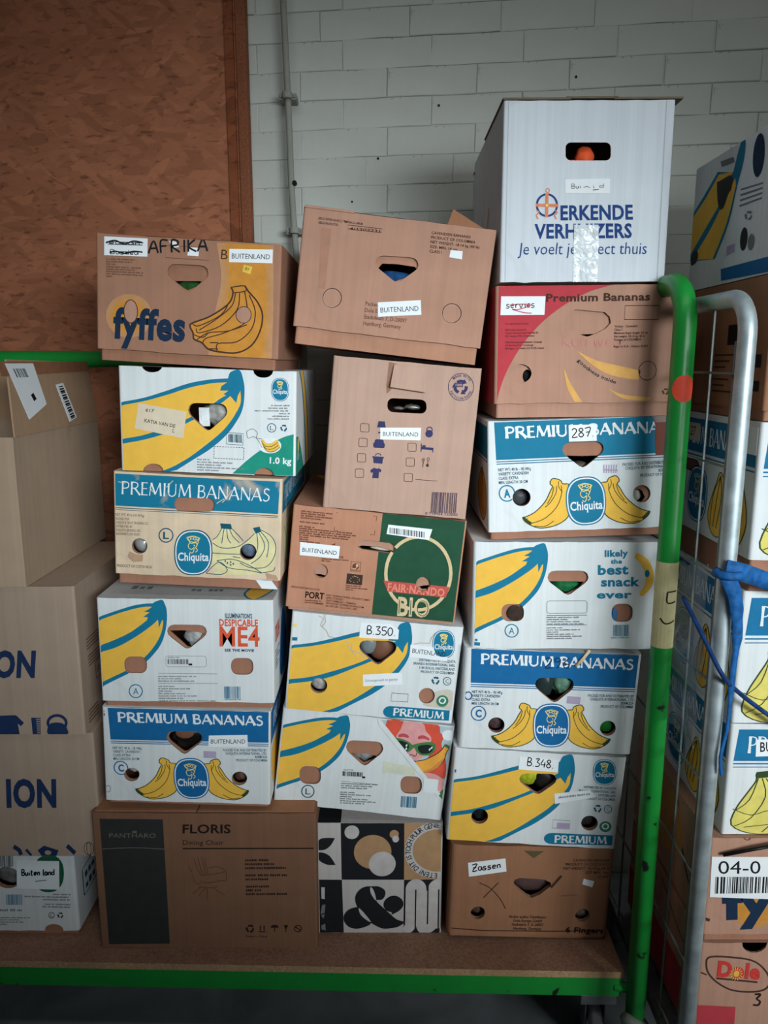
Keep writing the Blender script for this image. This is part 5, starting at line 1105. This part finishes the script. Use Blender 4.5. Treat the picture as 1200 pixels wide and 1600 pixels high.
B = sticker(A, [(694,308),(905,288),(940,330),(697,368)], label='white slip with faint typed line'); B.greek(GREYINK, 718, 336, 12, 12, [185], -.11, 'l', 6); B.done()
blob('lime_cushion', 'lime green cloth in the left of the B.348. box handhole', 'cloth', b, (548,226), 68, 58, mat('lime_cloth', (176,186,44), .7, 'cloth'), 2, .12, .018)
blob('black_shoe', 'black leather thing in the right of the B.348. box handhole', 'bag', b, (645,248), 66, 62, mat('black_leather', (34,32,30), .4, 'ink'), 4, .25, .022, front=.013)
blob('black_bundle', 'black bundle in the left round hole of the B.348. box', 'bundle', b, (262,436), 52, 46, mat('black_cloth', (30,30,32), .8, 'cloth'), 6, .3)
blob('dark_grey_bundle', 'dark grey bundle in the right round hole of the B.348. box', 'bundle', b, (890,486), 50, 46, mat('dark_grey_cloth', (74,66,64), .6, 'cloth'), 7, .3)

q = [(85,578),(1045,640),(1020,1162),(85,1112)]
hl = [[(462,828),(472,805),(500,795),(640,808),(682,830),(684,850),(620,900),(572,918),(545,905),(480,852)], ell(263,996,42,38), ell(874,1030,42,38)]
b = carton('banana_box', 'brown fruit box with black X and handwritten label at the foot of the right stack',   .3699, 1.745, .2520, .4156, .2560, -1.6, q, .0115, holes=hl, board=KRAFTD, tray=KRAFTD, r=.014)
A = b.A
A.poly('symbol', mat('olive_print', (90,84,58), .8), [(515,632),(634,640),(575,680)], 1)
A.line('handwriting', DARKINK, sm([(265,815),(330,850),(390,915),(425,975)],4), 5, 3); A.line('handwriting', DARKINK, [(376,818),(292,905)], 5, 3); A.line('handwriting', DARKINK, [(742,790),(684,858)], 14, 3)
A.para(DARKINK, ['CAVENDISH BANANAS', 'PRODUCT OF COSTA RICA', 'NET WEIGHT: 18.14 kg (40 lb)', 'SIZE: MIN. 14cm', 'CLASS I'], 1022, 716, 24, 15, .04, 'r', bold=.012, sq=.95)
A.para(DARKINK, ['Packer and/or Distributor:', 'Dole Europe GmbH', 'Stadtdeich 7, D-20097', 'Hamburg, Germany'], 558, 1036, 23, 16, .05, 'c', bold=.012, sq=.86); A.text(PB, '6 Fingers', (780,1126), (1000,1138), 30, 3, .03)
A.line('printed_stripe', DARKINK, [(84,1080),(300,1102),(700,1118),(1022,1124)], 6, 2); A.greek(mat('ochre_tiny_ink', (150,96,44), .8), 735, 912, 9, 6, [105])
A.done()
B = sticker(A, [(190,692),(410,674),(420,752),(200,776)], label='white label with handwritten word'); B.pen(PB, 'Zassen', (218,744), (388,728), 40, 7, 6); B.done()
B = sticker(A, [(872,812),(932,830),(922,864),(864,844)], label='small white tag'); B.done()
g2 = blob('lettered_bag', 'shiny brown plastic bag with pale letters in the handhole of the box marked X', 'bag', b, (572,848), 120, 62, mat('brown_shiny_plastic', (92,70,70), .25, 'ink', spec=.6), 4, .25, .02, 3)
blob('foil_wrap', 'crinkled silver foil in the right round hole of the box marked X', 'foil', b, (874,1030), 46, 42, mat('silver_foil2', (170,150,140), .3, 'cloth'), 5, .5, .02, 4)
blob('olive_bundle', 'dull olive bundle in the left round hole of the box marked X', 'bundle', b, (263,996), 46, 42, mat('olive_cloth', (92,78,64), .7, 'cloth'), 2, .15)
A2 = Art(b.tray, UNIT, (-b.W/2, .0, 0), (1,0,0), (0,0,1), b.W, .27, .01)

# ================================================================== FAR LEFT STACK
GB = [(0,0),(1,0),(1,1),(0,1)]
def plain(name, label, x0, x1, Y, z0, z1, D, board, **k):
    return carton(name, label, (x0+x1)/2, Y, z0, x1-x0, z1-z0, 0, GB, two=k.pop('two', False), bodyname=k.pop('bodyname', 'body'), D=D, board=board, **k)
b = plain('banana_box', 'white fruit box with green oval and handwritten label, bottom of far left stack', -1.235, -.797, 1.765, .2465, .490, .45, WHITE, two=True, bodyname='lid', lip=.014, holes=[ell(.848,.99,.055,.07,14), ell(.60,.36,.08,.13,14)], tray_holes=[ell(.60,.36,.08,.13,14)], r=.008)
A = b.A; q = [(-730,800),(490,835),(545,1410),(-700,1420)]; A.setsrc(q)
A.poly('brand_oval', mat('oval_green_ink', (34,92,66), .6), ell(330,1010,105,128,28,2.3), 2); A.barcode(BLK, -40, 872, 88, 956); A.barcode(TEAL, 30, 1150, 145, 1225)
A.greek(GREYINK, 480, 1160, 19, 11, [120,320,190], .03, 'r'); A.greek(GREYINK, 482, 1230, 19, 11, [180,195], .03, 'r'); A.circled(BLK, 'L', 350, 1300, 20, 4, 3, 0); A.recycle(BLK, 412, 1300, 20)
A.greek(GREYINK, -20, 1270, 18, 16, [160]); A.greek(GREYINK, -20, 1322, 16, 9, [215,140,170,60]); A.done()
B = sticker(A, [(112,915),(402,925),(405,1120),(108,1108)], label='white label with handwritten words'); B.pen(BLK, 'Buiten land', (142,1018), (372,1018), 40, 9, 6); B.line('handwriting', GREYINK, [(238,1060),(318,1052)], 6, 6); B.done()
C = right_art(b); C.line('printed_frame', DTEAL, rrect(.10,.40,.42,.72,.02), .012, 1, True); C.greek(DTEAL, .13, .54, .13, .075, [.26,.18]); C.done()
blob('grey_bundle', 'grey bundle in the handhole of the box with the green oval', 'bundle', b, (.60,.36), .09, .14, mat('grey_cloth', (120,120,120), .7, 'cloth'), 3, .3)
KM = mat('kraft_mover', (174,152,134), .85, 'card', var=.05)
def mover(label, x0, x1, Y, z0, z1, ystate):
    b = plain('moving_box', label, x0, x1, Y, z0, z1, .46, KM, r=.006)
    return b
b = mover('kraft moving box with navy ION lettering resting on the white green oval box', -1.27, -.714, 1.745, .4925, .829, 0)
A = b.A; q = [(-970,70),(632,70),(640,838),(-985,838)]; A.setsrc(q); NO = mat('store_navy_ink', (30,50,88), .75)
A.text(NO, 'ION', (-30,518), (332,518), 160, 3, .045, slant=.10)
for st in ([(-10,775),(30,800),(40,830)], [(385,770),(440,820)]): A.line('icon#79', NO, st, 30, 2)
A.poly('icon#80', NO, [(165,800),(215,770),(320,800),(300,838),(190,838)], 2); A.poly('icon#80', KM, ell(240,815,25,15,12), 3); A.line('icon#80', NO, [(80,795),(115,838)], 22, 2); A.line('icon#80', BLK, ell(545,790,36,42,20), 4, 3, True); A.line('icon#80', BLK, ell(545,790,16,42,20), 4, 3, True); A.line('icon#80', BLK, [(545,832),(560,838)], 5, 3)
A.done()
b = mover('kraft moving box with navy ON lettering and kettlebell icon in the far left stack', -1.30, -.728, 1.735, .8305, 1.205, 0)
A = b.A; q = [(-1250,375),(522,375),(608,1475),(-1190,1475)]; A.setsrc(q)
A.text(NO, 'ION', (-130,1030), (228,1030), 182, 3, .045, slant=.10)
A.poly('icon#85', NO, [(-60,1330),(60,1325),(80,1325),(140,1385),(115,1410),(92,1390),(105,1480),(-80,1480)], 2); A.poly('icon#85', NO, [(195,1345),(232,1345),(240,1480),(205,1480)], 2)
for k in range(9): A.line('icon#86', NO, [(232,1350+k*15),(268,1350+k*15)], 8, 2)
A.line('icon#87', NO, ell(392,1385,70,58,20), 22, 2, True); A.poly('icon#87', NO, sm([(330,1400),(390,1382),(450,1400),(472,1480),(325,1480)],3,True), 2); A.done()
C = right_art(b); 
for k in range(4): C.line('lettering', BRNINK, [(.10,.40+k*.022),(.42,.40+k*.022)], .008, 1)
for k in range(4): C.line('lettering', BRNINK, [(.11,.52+k*.022),(.42,.52+k*.022)], .008, 1)
C.line('printed_frame', BRNINK, rrect(.20,.60,.42,.72,.01), .006, 1, True); C.text(BRNINK, '50L', (.21,.68), (.28,.68), .04, 2); 
for k in range(4): C.line('lettering', BRNINK, [(.06,.88+k*.025),(.2,.88+k*.025)], .01, 1)
C.done()
C = top_art(b); C.line('seam', DARKINK, [(.5,0),(.5,1)], .004, 1); C.done()
# open carton on top, flaps up
x0, x1, Y0, z0, z1, D = -1.34, -.834, 1.725, 1.2065, 1.555, .52
ob = thing('open_carton', ((x0+x1)/2, Y0, z0), 'open kraft carton with raised flap on the top of the far left stack', 'box')
W = x1-x0; H = z1-z0; t = .005; KO = mat('kraft_open', (180,156,134), .85, 'card', var=.05)
g = M(); g.box((-W/2, 0, 0), (W/2, t, H), KO); g.box((-W/2, D-t, 0), (W/2, D, H), KO); g.box((-W/2, t, 0), (-W/2+t, D-t, H), KO); g.box((W/2-t, t, 0), (W/2, D-t, H), KO); g.box((-W/2+t, t, 0), (W/2-t, D-t, t), KO); body = g.build('body', ob)
KF = mat('kraft_flap', (176,144,116), .85, 'card', var=.05)
def flap(pts, th, nm='flap', lb=None, mm=KF):
    n_ = (Vector(pts[1])-Vector(pts[0])).cross(Vector(pts[3])-Vector(pts[0])).normalized()*th; g = M()
    g.add([tuple(p) for p in pts]+[tuple(Vector(p)+n_) for p in pts], [(0,1,2,3),(7,6,5,4),(0,4,5,1),(1,5,6,2),(2,6,7,3),(3,7,4,0)], mm); o = g.build(nm, ob)
    if lb: o['label'] = lb
    return o
rf = flap([(W/2, .004, H), (W/2, D-.004, H), (W/2-.023, D+.0, H+.165), (W/2-.0238, .045, H+.172)], .004, lb='raised right flap with two labels')
flap([(W/2-.03, -.004, H-.005), (-W/2+.02, -.004, H-.005), (-W/2+.02, -.045, H-.14), (W/2-.045, -.045, H-.165)], .004, lb='front flap folded down')
flap([(-W/2, D-.004, H), (-W/2, .004, H), (-W/2-.05, .02, H+.15), (-W/2-.05, D-.02, H+.15)], .004)
flap([(W/2-.01, D, H), (-W/2+.01, D, H), (-W/2+.03, D+.03, H+.15), (W/2-.03, D+.03, H+.15)], .004)
e1 = Vector((-.024, .02, .17)).normalized(); U = Vector((0,1,0)); Vv = (Vector((-.023,0,.168))).normalized()
FA = Art(rf, UNIT, (W/2+.0046, 0, H), U, Vv, D, .17, .001); FA.setsrc([(0,0),(1,0),(1,1),(0,1)])
B = sticker(FA, [(.06,.03),(.33,.03),(.38,.62),(.17,.80)], label='white shipping label', parent=ob); B.barcode(BLK, .12, .10, .24, .22, 0, 6, .02, 10); B.poly('lettering', BLK, [(.235,.47),(.265,.44),(.285,.53),(.255,.56)], 6); B.greek(GREYINK, .18, .3, .05, .025, [.07,.06,.05]); B.done()
B = sticker(FA, [(.53,.35),(.62,.33),(.70,.88),(.60,.93)], label='narrow white barcode strip', parent=ob); 
for k in range(16):
    u = k/15; B.raw('barcode', BLK, [(.555+.07*u,.38+.50*u),(.61+.07*u,.37+.49*u),(.61+.07*u,.385+.49*u+.008*(k%3)),(.555+.07*u,.395+.50*u+.008*(k%3))], [(0,1,2,3)], 6)
B.done()
FA.poly('flap_tape', mat('brown_flap_tape', (150,104,78), .6), [(.0,.0),(1,.0),(1,.16),(0,.2)], 1); FA.done()

# ================================================================== RIGHT: ROLL CAGE AND ITS BOXES
cage = thing('roll_cage', (.70, 1.45, 0), 'galvanised steel roll cage standing at the right edge', 'roll cage')
cx = -.031
path = [(cx, 0, .12), (cx, 0, 1.0), (cx, 0, 1.77)]+[(cx, .07*(1-math.cos(R(a))), 1.77+.07*math.sin(R(a))) for a in range(10, 91, 10)]+[(cx, .62, 1.84)]+[(cx, .62+.07*math.sin(R(a)), 1.77+.07*math.cos(R(a))) for a in range(10, 91, 10)]+[(cx, .69, .12)]
g = M(); g.tube(path, .0168, STEEL, 16); o = g.build('side_frame', cage, True)
g = M(); g.tube([(cx+.004, .045, .2), (cx+.004, .045, 1.76)], .006, DSTEEL, 8); g.build('inner_upright', cage, True)
for yy in (.15, .26, .37, .48, .59):
    g = M(); g.tube([(cx, yy, .16), (cx, yy, 1.835)], .0027, DSTEEL, 6, False); g.build('wire', cage)
for zz in (.2, .42, .64, .86, 1.08, 1.30, 1.52, 1.70):
    g = M(); g.tube([(cx-.004, .0, zz), (cx-.004, .69, zz)], .0027, DSTEEL, 6, False); g.build('wire', cage)
g = M(); g.box((cx, .0, .125), (.50, .69, .155), DSTEEL); bevel(g.build('base_frame', cage), .003)
path = [(.50, 0, .12), (.50, 0, 1.77)]+[(.50, .07*(1-math.cos(R(a))), 1.77+.07*math.sin(R(a))) for a in range(10, 91, 10)]+[(.50, .62, 1.84)]+[(.50, .62+.07*math.sin(R(a)), 1.77+.07*math.cos(R(a))) for a in range(10, 91, 10)]+[(.50, .69, .12)]
g = M(); g.tube(path, .0168, STEEL, 16); g.build('side_frame', cage, True)
for ax, ay in ((0, .06), (0, .6), (.45, .06), (.45, .6)):
    c = empty('caster', (ax, ay, 0)); c.parent = cage
    g = M(); g.tube([(-.014, 0, .055), (.014, 0, .055)], .052, mat('grey_rubber_wheel', (120,122,124), .6), 20); g.build('wheel', c, True); g = M(); g.box((-.022, -.02, .05), (-.018, .02, .125), DSTEEL); g.box((.018, -.02, .05), (.022, .02, .125), DSTEEL); g.build('fork', c)
def cagebox(label, x0, Y, z0, z1, board, lip=0.0, holes=(), D=.48, **k):
    return carton('banana_box', label, x0+.20, Y, z0, .40, z1-z0-lip, 0, UNIT, lip, D, holes=holes, board=board, r=.007, **k)
# bottom
b = cagebox('kraft fruit box with red Dole lettering at the bottom of the roll cage', .708, 1.50, .165, .449, KRAFT2, 0.02, [ell(.30,.01,.07,.09,14)], tray_holes=[])
A = b.A; A.setsrc([(615,1065),(2100,1080),(2050,1960),(545,1900)])
lf = sm([(690,1180),(900,1190),(1040,1220),(1130,1290),(1180,1380),(1150,1450),(1050,1475),(880,1460),(760,1400),(680,1320),(658,1240)],4,True); A.line('brand_leaf', DARKINK, lf, 14, 2, True); A.line('brand_leaf', DARKINK, [(590,1305),(660,1325)], 12, 2)
A.text(mat('dole_red_ink', (204,60,56), .7), 'Dole', (742,1335), (1090,1370), 118, 3, .045); A.poly('brand_leaf', mat('dole_yellow_ink', (236,180,70), .7), ell(900,1320,24,26,14), 5)
for k in range(14): A.line('brand_leaf', mat('dole_yellow_ink', (236,180,70), .7), [(900+30*math.cos(k*.449),1320+32*math.sin(k*.449)),(900+52*math.cos(k*.449),1320+55*math.sin(k*.449))], 7, 5)
A.line('brand_leaf', DARKINK, [(740,1355),(1075,1395)], 14, 3); A.pen(PB, '3', (1040,1590), (1110,1600), 100, 14, 3); A.poly('printed_red_panel', RED, [(545,1575),(900,1600),(880,1960),(530,1900)], 1); A.done()
C = left_art(b); C.poly('printed_red_panel', RED, [(0,.55),(1,.55),(1,1),(0,1)], 1); C.line('printed_curve', DARKINK, sm([(.5,.05),(.75,.25),(.95,.28)],4), .012, 2); C.done()
# fyffes
b = cagebox('kraft fruit box with barcode sticker 04-0 and blue fy lettering in the roll cage', .708, 1.50, .451, .709, KRAFT2, .02)
A = b.A; A.setsrc([(752,205),(2280,270),(2150,1130),(640,955)])
A.poly('printed_sun', OCH2, ell(1080,760,230,190), 1); A.poly('printed_sun', OCH, ell(1080,760,190,150), 1.3); A.text(NAVY2, 'fyffes', (800,845), (1900,900), 250, 3, .045); A.line('printed_stripe', DARKINK, [(650,835),(705,850)], 24, 2); A.line('push_out_disc', DARKINK, ell(1025,218,22,16,12), 6, 2, True); A.done()
B = sticker(A, [(752,350),(1500,395),(1480,760),(716,664)], label='white barcode sticker reading 04-0'); B.text(BLK, '04-0', (790,485), (1110,505), 100, 6); B.barcode(BLK, 768, 508, 1400, 640, .07, 6, -14, 40); B.greek(BLK, 870, 672, 10, 8, [180], .07); B.done()
C = left_art(b); C.line('printed_curve', DARKINK, sm([(.6,.05),(.75,.6),(.98,.97)],5), .02, 1); C.poly('printed_ochre', OCH2, sm([(.2,.1),(.6,.1),(.7,.6),(.3,.8)],4,True), 1); C.done()
g = M(); g.tube([(.735, 1.493, .672), (.80, 1.488, .69), (.85, 1.488, .70)], .004, DARKIN, 8); tag(g.build('black_clip', None, True), 'thin black clip lying on the box with the 04-0 sticker', 'clip')
BG = mat('banana_green_yellow', (222,208,110), .65)
def fruit_front(A, yy=.38, sc=1.0, ink=OUTL, fill=BG):
    for dx in (.05, .40):
        key = A.key('printed_bananas')
        P = lambda pts: [(dx+x_*.34, yy+y_*.56) for x_, y_ in pts]
        out = sm(P([(.33,.02),(.52,.0),(.56,.08),(.75,.22),(.98,.5),(.95,.85),(.7,1.0),(.3,1.0),(.0,.86),(.05,.6),(.2,.35),(.33,.14)]),3,True)
        A.poly(key, fill, out, 1); A.line(key, ink, out, .008, 2, True)
        for st in ([(.42,.1),(.5,.4),(.3,.75),(.05,.88)], [(.48,.1),(.7,.4),(.75,.7),(.5,.98)], [(.52,.08),(.85,.35),(.92,.6)], [(.0,.6),(.3,.7),(.6,.62),(.9,.7)], [(.36,.1),(.25,.45),(.05,.62)], [(.2,.9),(.55,.86),(.9,.82)]): A.line(key, ink, sm(P(st),3), .006, 3)
        A.poly(key, ink, P([(.32,.0),(.52,-.02),(.55,.08),(.33,.1)]), 3)
CB = mat('cage_blue_ink', (22,112,158), .6)
def cage_premium(label, z0, z1, lip=0.0, stick=None, side_oval=True, **k):
    b = cagebox(label, .735, k.pop('Y', 1.51), z0, z1, k.pop('board', WHITE), lip, **k)
    A = b.A; A.poly('printed_band', CB, [(.045,.05),(.955,.05),(.955,.33),(.03,.33)], 1); A.line('printed_band', CB, [(.03,.355),(.955,.355)], .012, 1); A.line('printed_band', CB, [(.03,.385),(.955,.385)], .008, 1)
    A.roman(WINK, 'PREMIUM BANANAS', (.10,.26), (.92,.26), .15, 3); fruit_front(A, .43); brand_oval(A, .80, .68, .11, .25, CB, CB); A.done()
    C = left_art(b); C.poly('printed_band', CB, [(.02,.05),(.98,.05),(.98,.33),(.02,.33)], 1); C.line('printed_band', CB, [(.02,.36),(.98,.36)], .012, 1); C.roman(WINK, 'PREMIUM BANANAS', (.12,.26), (.9,.26), .15, 2)
    brand_oval(C, .42, .68, .12, .24, CB, CB)
    for dx in (.55, .74):
        P = lambda pts: [(dx+x_*.22, .44+y_*.5) for x_, y_ in pts]
        out = sm(P([(.5,0),(.7,.1),(.95,.6),(.7,1),(.3,1),(.05,.7),(.35,.2)]),3,True); C.poly('printed_bananas', YEL, out, 1); C.line('printed_bananas', OUTL, out, .008, 2, True)
        for k_ in range(3): C.line('printed_bananas', OUTL, sm(P([(.55,.05),(.65-.2*k_,.4),(.5-.15*k_,.9)]),3), .008, 2)
    C.done(); return b
b5 = cage_premium('white banana box with BUITENLAND sticker above the 04-0 box in the roll cage', .711, .970)
label_text(b5.A, [(.14,.14),(.52,.12),(.52,.27),(.145,.29)], BUI, .085, bold=.01)
b4 = cage_premium('cream white banana box with blue band behind the blue cord in the roll cage', .972, 1.262)
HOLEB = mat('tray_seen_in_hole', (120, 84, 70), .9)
b3 = cage_premium('white fruit box with teal band just above the blue strap in the roll cage', 1.264, 1.606, .066, Y=1.50, holes=[rrect(.3,.2,.6,.35,.05)], tray_holes=[])
C = Art(b3.tray, UNIT, (-.194, .007, 0), (1,0,0), (0,0,1), .388, .066, .001); C.poly('printed_mark', RED, [(.12,.18),(.26,.12),(.26,.32),(.12,.36)], 1); C.done()
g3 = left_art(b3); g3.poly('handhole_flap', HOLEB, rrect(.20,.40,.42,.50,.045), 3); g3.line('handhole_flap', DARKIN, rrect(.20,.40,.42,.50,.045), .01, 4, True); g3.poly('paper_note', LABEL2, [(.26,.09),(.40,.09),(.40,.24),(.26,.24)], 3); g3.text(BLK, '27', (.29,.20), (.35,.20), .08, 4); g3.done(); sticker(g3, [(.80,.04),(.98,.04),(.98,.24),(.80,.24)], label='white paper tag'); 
b2 = cagebox('dark kraft fruit box below the topmost box of the roll cage', .735, 1.50, 1.608, 1.886, KRAFTD, .02)
C = left_art(b2)
for k in range(7): C.line('lettering', DARKINK, [(.50,.58+k*.05),(.70-.04*(k % 3),.58+k*.05)], .014, 1)
C.poly('brand_oval', DARKINK, ell(.77,.74,.05,.16), 1); C.poly('lettering', BLK, [(.86,.58),(.95,.58),(.95,.68),(.86,.68)], 1); C.poly('lettering', BLK, [(.86,.78),(.95,.78),(.95,.86),(.86,.86)], 1); C.poly('lettering', DARKIN, [(.62,.34),(.82,.34),(.82,.50),(.62,.50)], 1); C.done()
b1 = carton('banana_box', 'white banana box seen side on at the top of the roll cage', .735+.20, 1.425, 1.888, .40, .278, 0, UNIT, 0, .505, board=WHITE, r=.006)
C = left_art(b1); C.setsrc([(300,335),(1160,-190),(1160,900),(305,1010)])
C.poly('printed_banana', TEAL, sm([(300,580),(370,470),(450,335)],4)+sm([(560,330),(600,150),(632,140),(632,250),(600,400),(560,620),(480,830)],4)+[(300,840)], 1)
C.poly('printed_banana', YEL, sm([(302,600),(380,490),(460,350)],4)+[(560,325)]+sm([(480,520),(400,650),(310,800)],4), 2); C.poly('printed_banana', YEL, sm([(320,830),(420,680),(490,545),(580,360)],4)+sm([(590,400),(545,620),(465,830)],4), 2)
C.poly('handhole', DARKIN, sm([(452,400),(470,385),(555,345),(560,420),(540,455),(515,530),(490,545),(470,510)],3,True), 3); C.poly('handhole', DARKIN, ell(685,715,28,70), 3); C.poly('handhole', DARKIN, sm([(320,800),(345,775),(362,800),(355,840),(320,860)],3,True), 3)  # uncut holes: flat black patches paint the dark inside of the box
for k in range(4): C.line('lettering', GREYINK, [(630,425+k*32),(800,375+k*30)], 11, 3)
C.poly('brand_oval', NAVY2, ell(745,215,45,130,20), 3); C.recycle(GREYINK, 706, 575, 28); C.poly('certificate_mark', GREYINK, ell(745,735,26,50), 3); C.poly('ink_stamp', MAUVE, [(560,760),(620,740),(622,790),(565,810)], 3); C.line('lettering', GREYINK, [(470,290),(560,255)], 30, 3); C.poly('printed_banner', BLUE, [(530,890),(1160,780),(1160,900),(540,960)], 3); C.done()

# blue strap, cord and plastic film on the cage
BS = mat('blue_webbing', (34,96,160), .6, 'cloth'); NC = mat('navy_cord', (24,58,112), .5, 'cloth')
st = thing('blue_strap', (.668, 1.425, 1.32), 'blue webbing strap knotted around the front post of the roll cage', 'strap')
def band(pts, wd, side, m=BS, name='webbing'):
    g = M(); vs = []
    P = [Vector(p) for p in pts]
    for i, p in enumerate(P):
        s_ = Vector(side[i] if isinstance(side, list) else side).normalized()*(wd[i] if isinstance(wd, list) else wd)/2
        n_ = Vector((0, -.0012, 0)); vs += [p-s_+n_, p+s_+n_, p+s_-n_, p-s_-n_]
    fs = []
    for i in range(len(P)-1):
        for k in range(4): fs.append((i*4+k, i*4+(k+1) % 4, (i+1)*4+(k+1) % 4, (i+1)*4+k))
    g.add(vs, fs, m); return g.build(name, st, True)
band(sm([(-.012,.0,.012),(.02,-.003,.005),(.06,.03,-.012),(.11,.045,-.03),(.2,.05,-.05),(.34,.055,-.06)],3), .036, (.12,0,1))
band(sm([(-.012,.0,.0),(.004,-.004,-.03),(.014,-.004,-.07),(.022,.0,-.13),(.020,.002,-.20),(.020,.002,-.26),(.018,.0,-.32),(.010,.0,-.38),(.016,.0,-.42)],3), [.030]*4+[.026]*3+[.020]*3+[.012]*5+[.007]*30, (1,0,.25))
g = M(); g.tube(sm([(-.05,.10,-.075),(-.03,.03,-.14),(-.006,-.012,-.20),(.05,.03,-.255),(.12,.052,-.31),(.22,.055,-.38),(.34,.055,-.46)],5), .0048, NC, 8); g.build('cord', st, True)
g = M(); g.tube([(-.019,.022,.002),(-.026,.012,.0),(-.022,-.004,.0),(-.004,-.012,.0),(.012,-.010,.0),(.018,.004,.0)], .0085, BS, 8); g.build('knot', st, True)
g = M(); nx, nz = 14, 22; vs = []
for j in range(nz+1):
    for i in range(nx+1):
        u, v = i/nx, j/nz; n1 = mnoise.noise(Vector((u*3, v*5, 1))); n2 = mnoise.noise(Vector((u*6, v*3, 9)))
        vs.append((.648+.018*n1-.004, 1.475+.22*u*(1-.35*v)+.03*n2*v, 1.33-.40*v-.05*u*(1-v)+.02*n2))
g.add(vs, [(j*(nx+1)+i, j*(nx+1)+i+1, (j+1)*(nx+1)+i+1, (j+1)*(nx+1)+i) for j in range(nz) for i in range(nx)], mat('clear_film', (120,140,160), .18, 'film', var=.42, spec=.8))
tag(g.build('plastic_film', None, True), 'crumpled clear plastic film hanging on the side wires of the roll cage', 'plastic film')
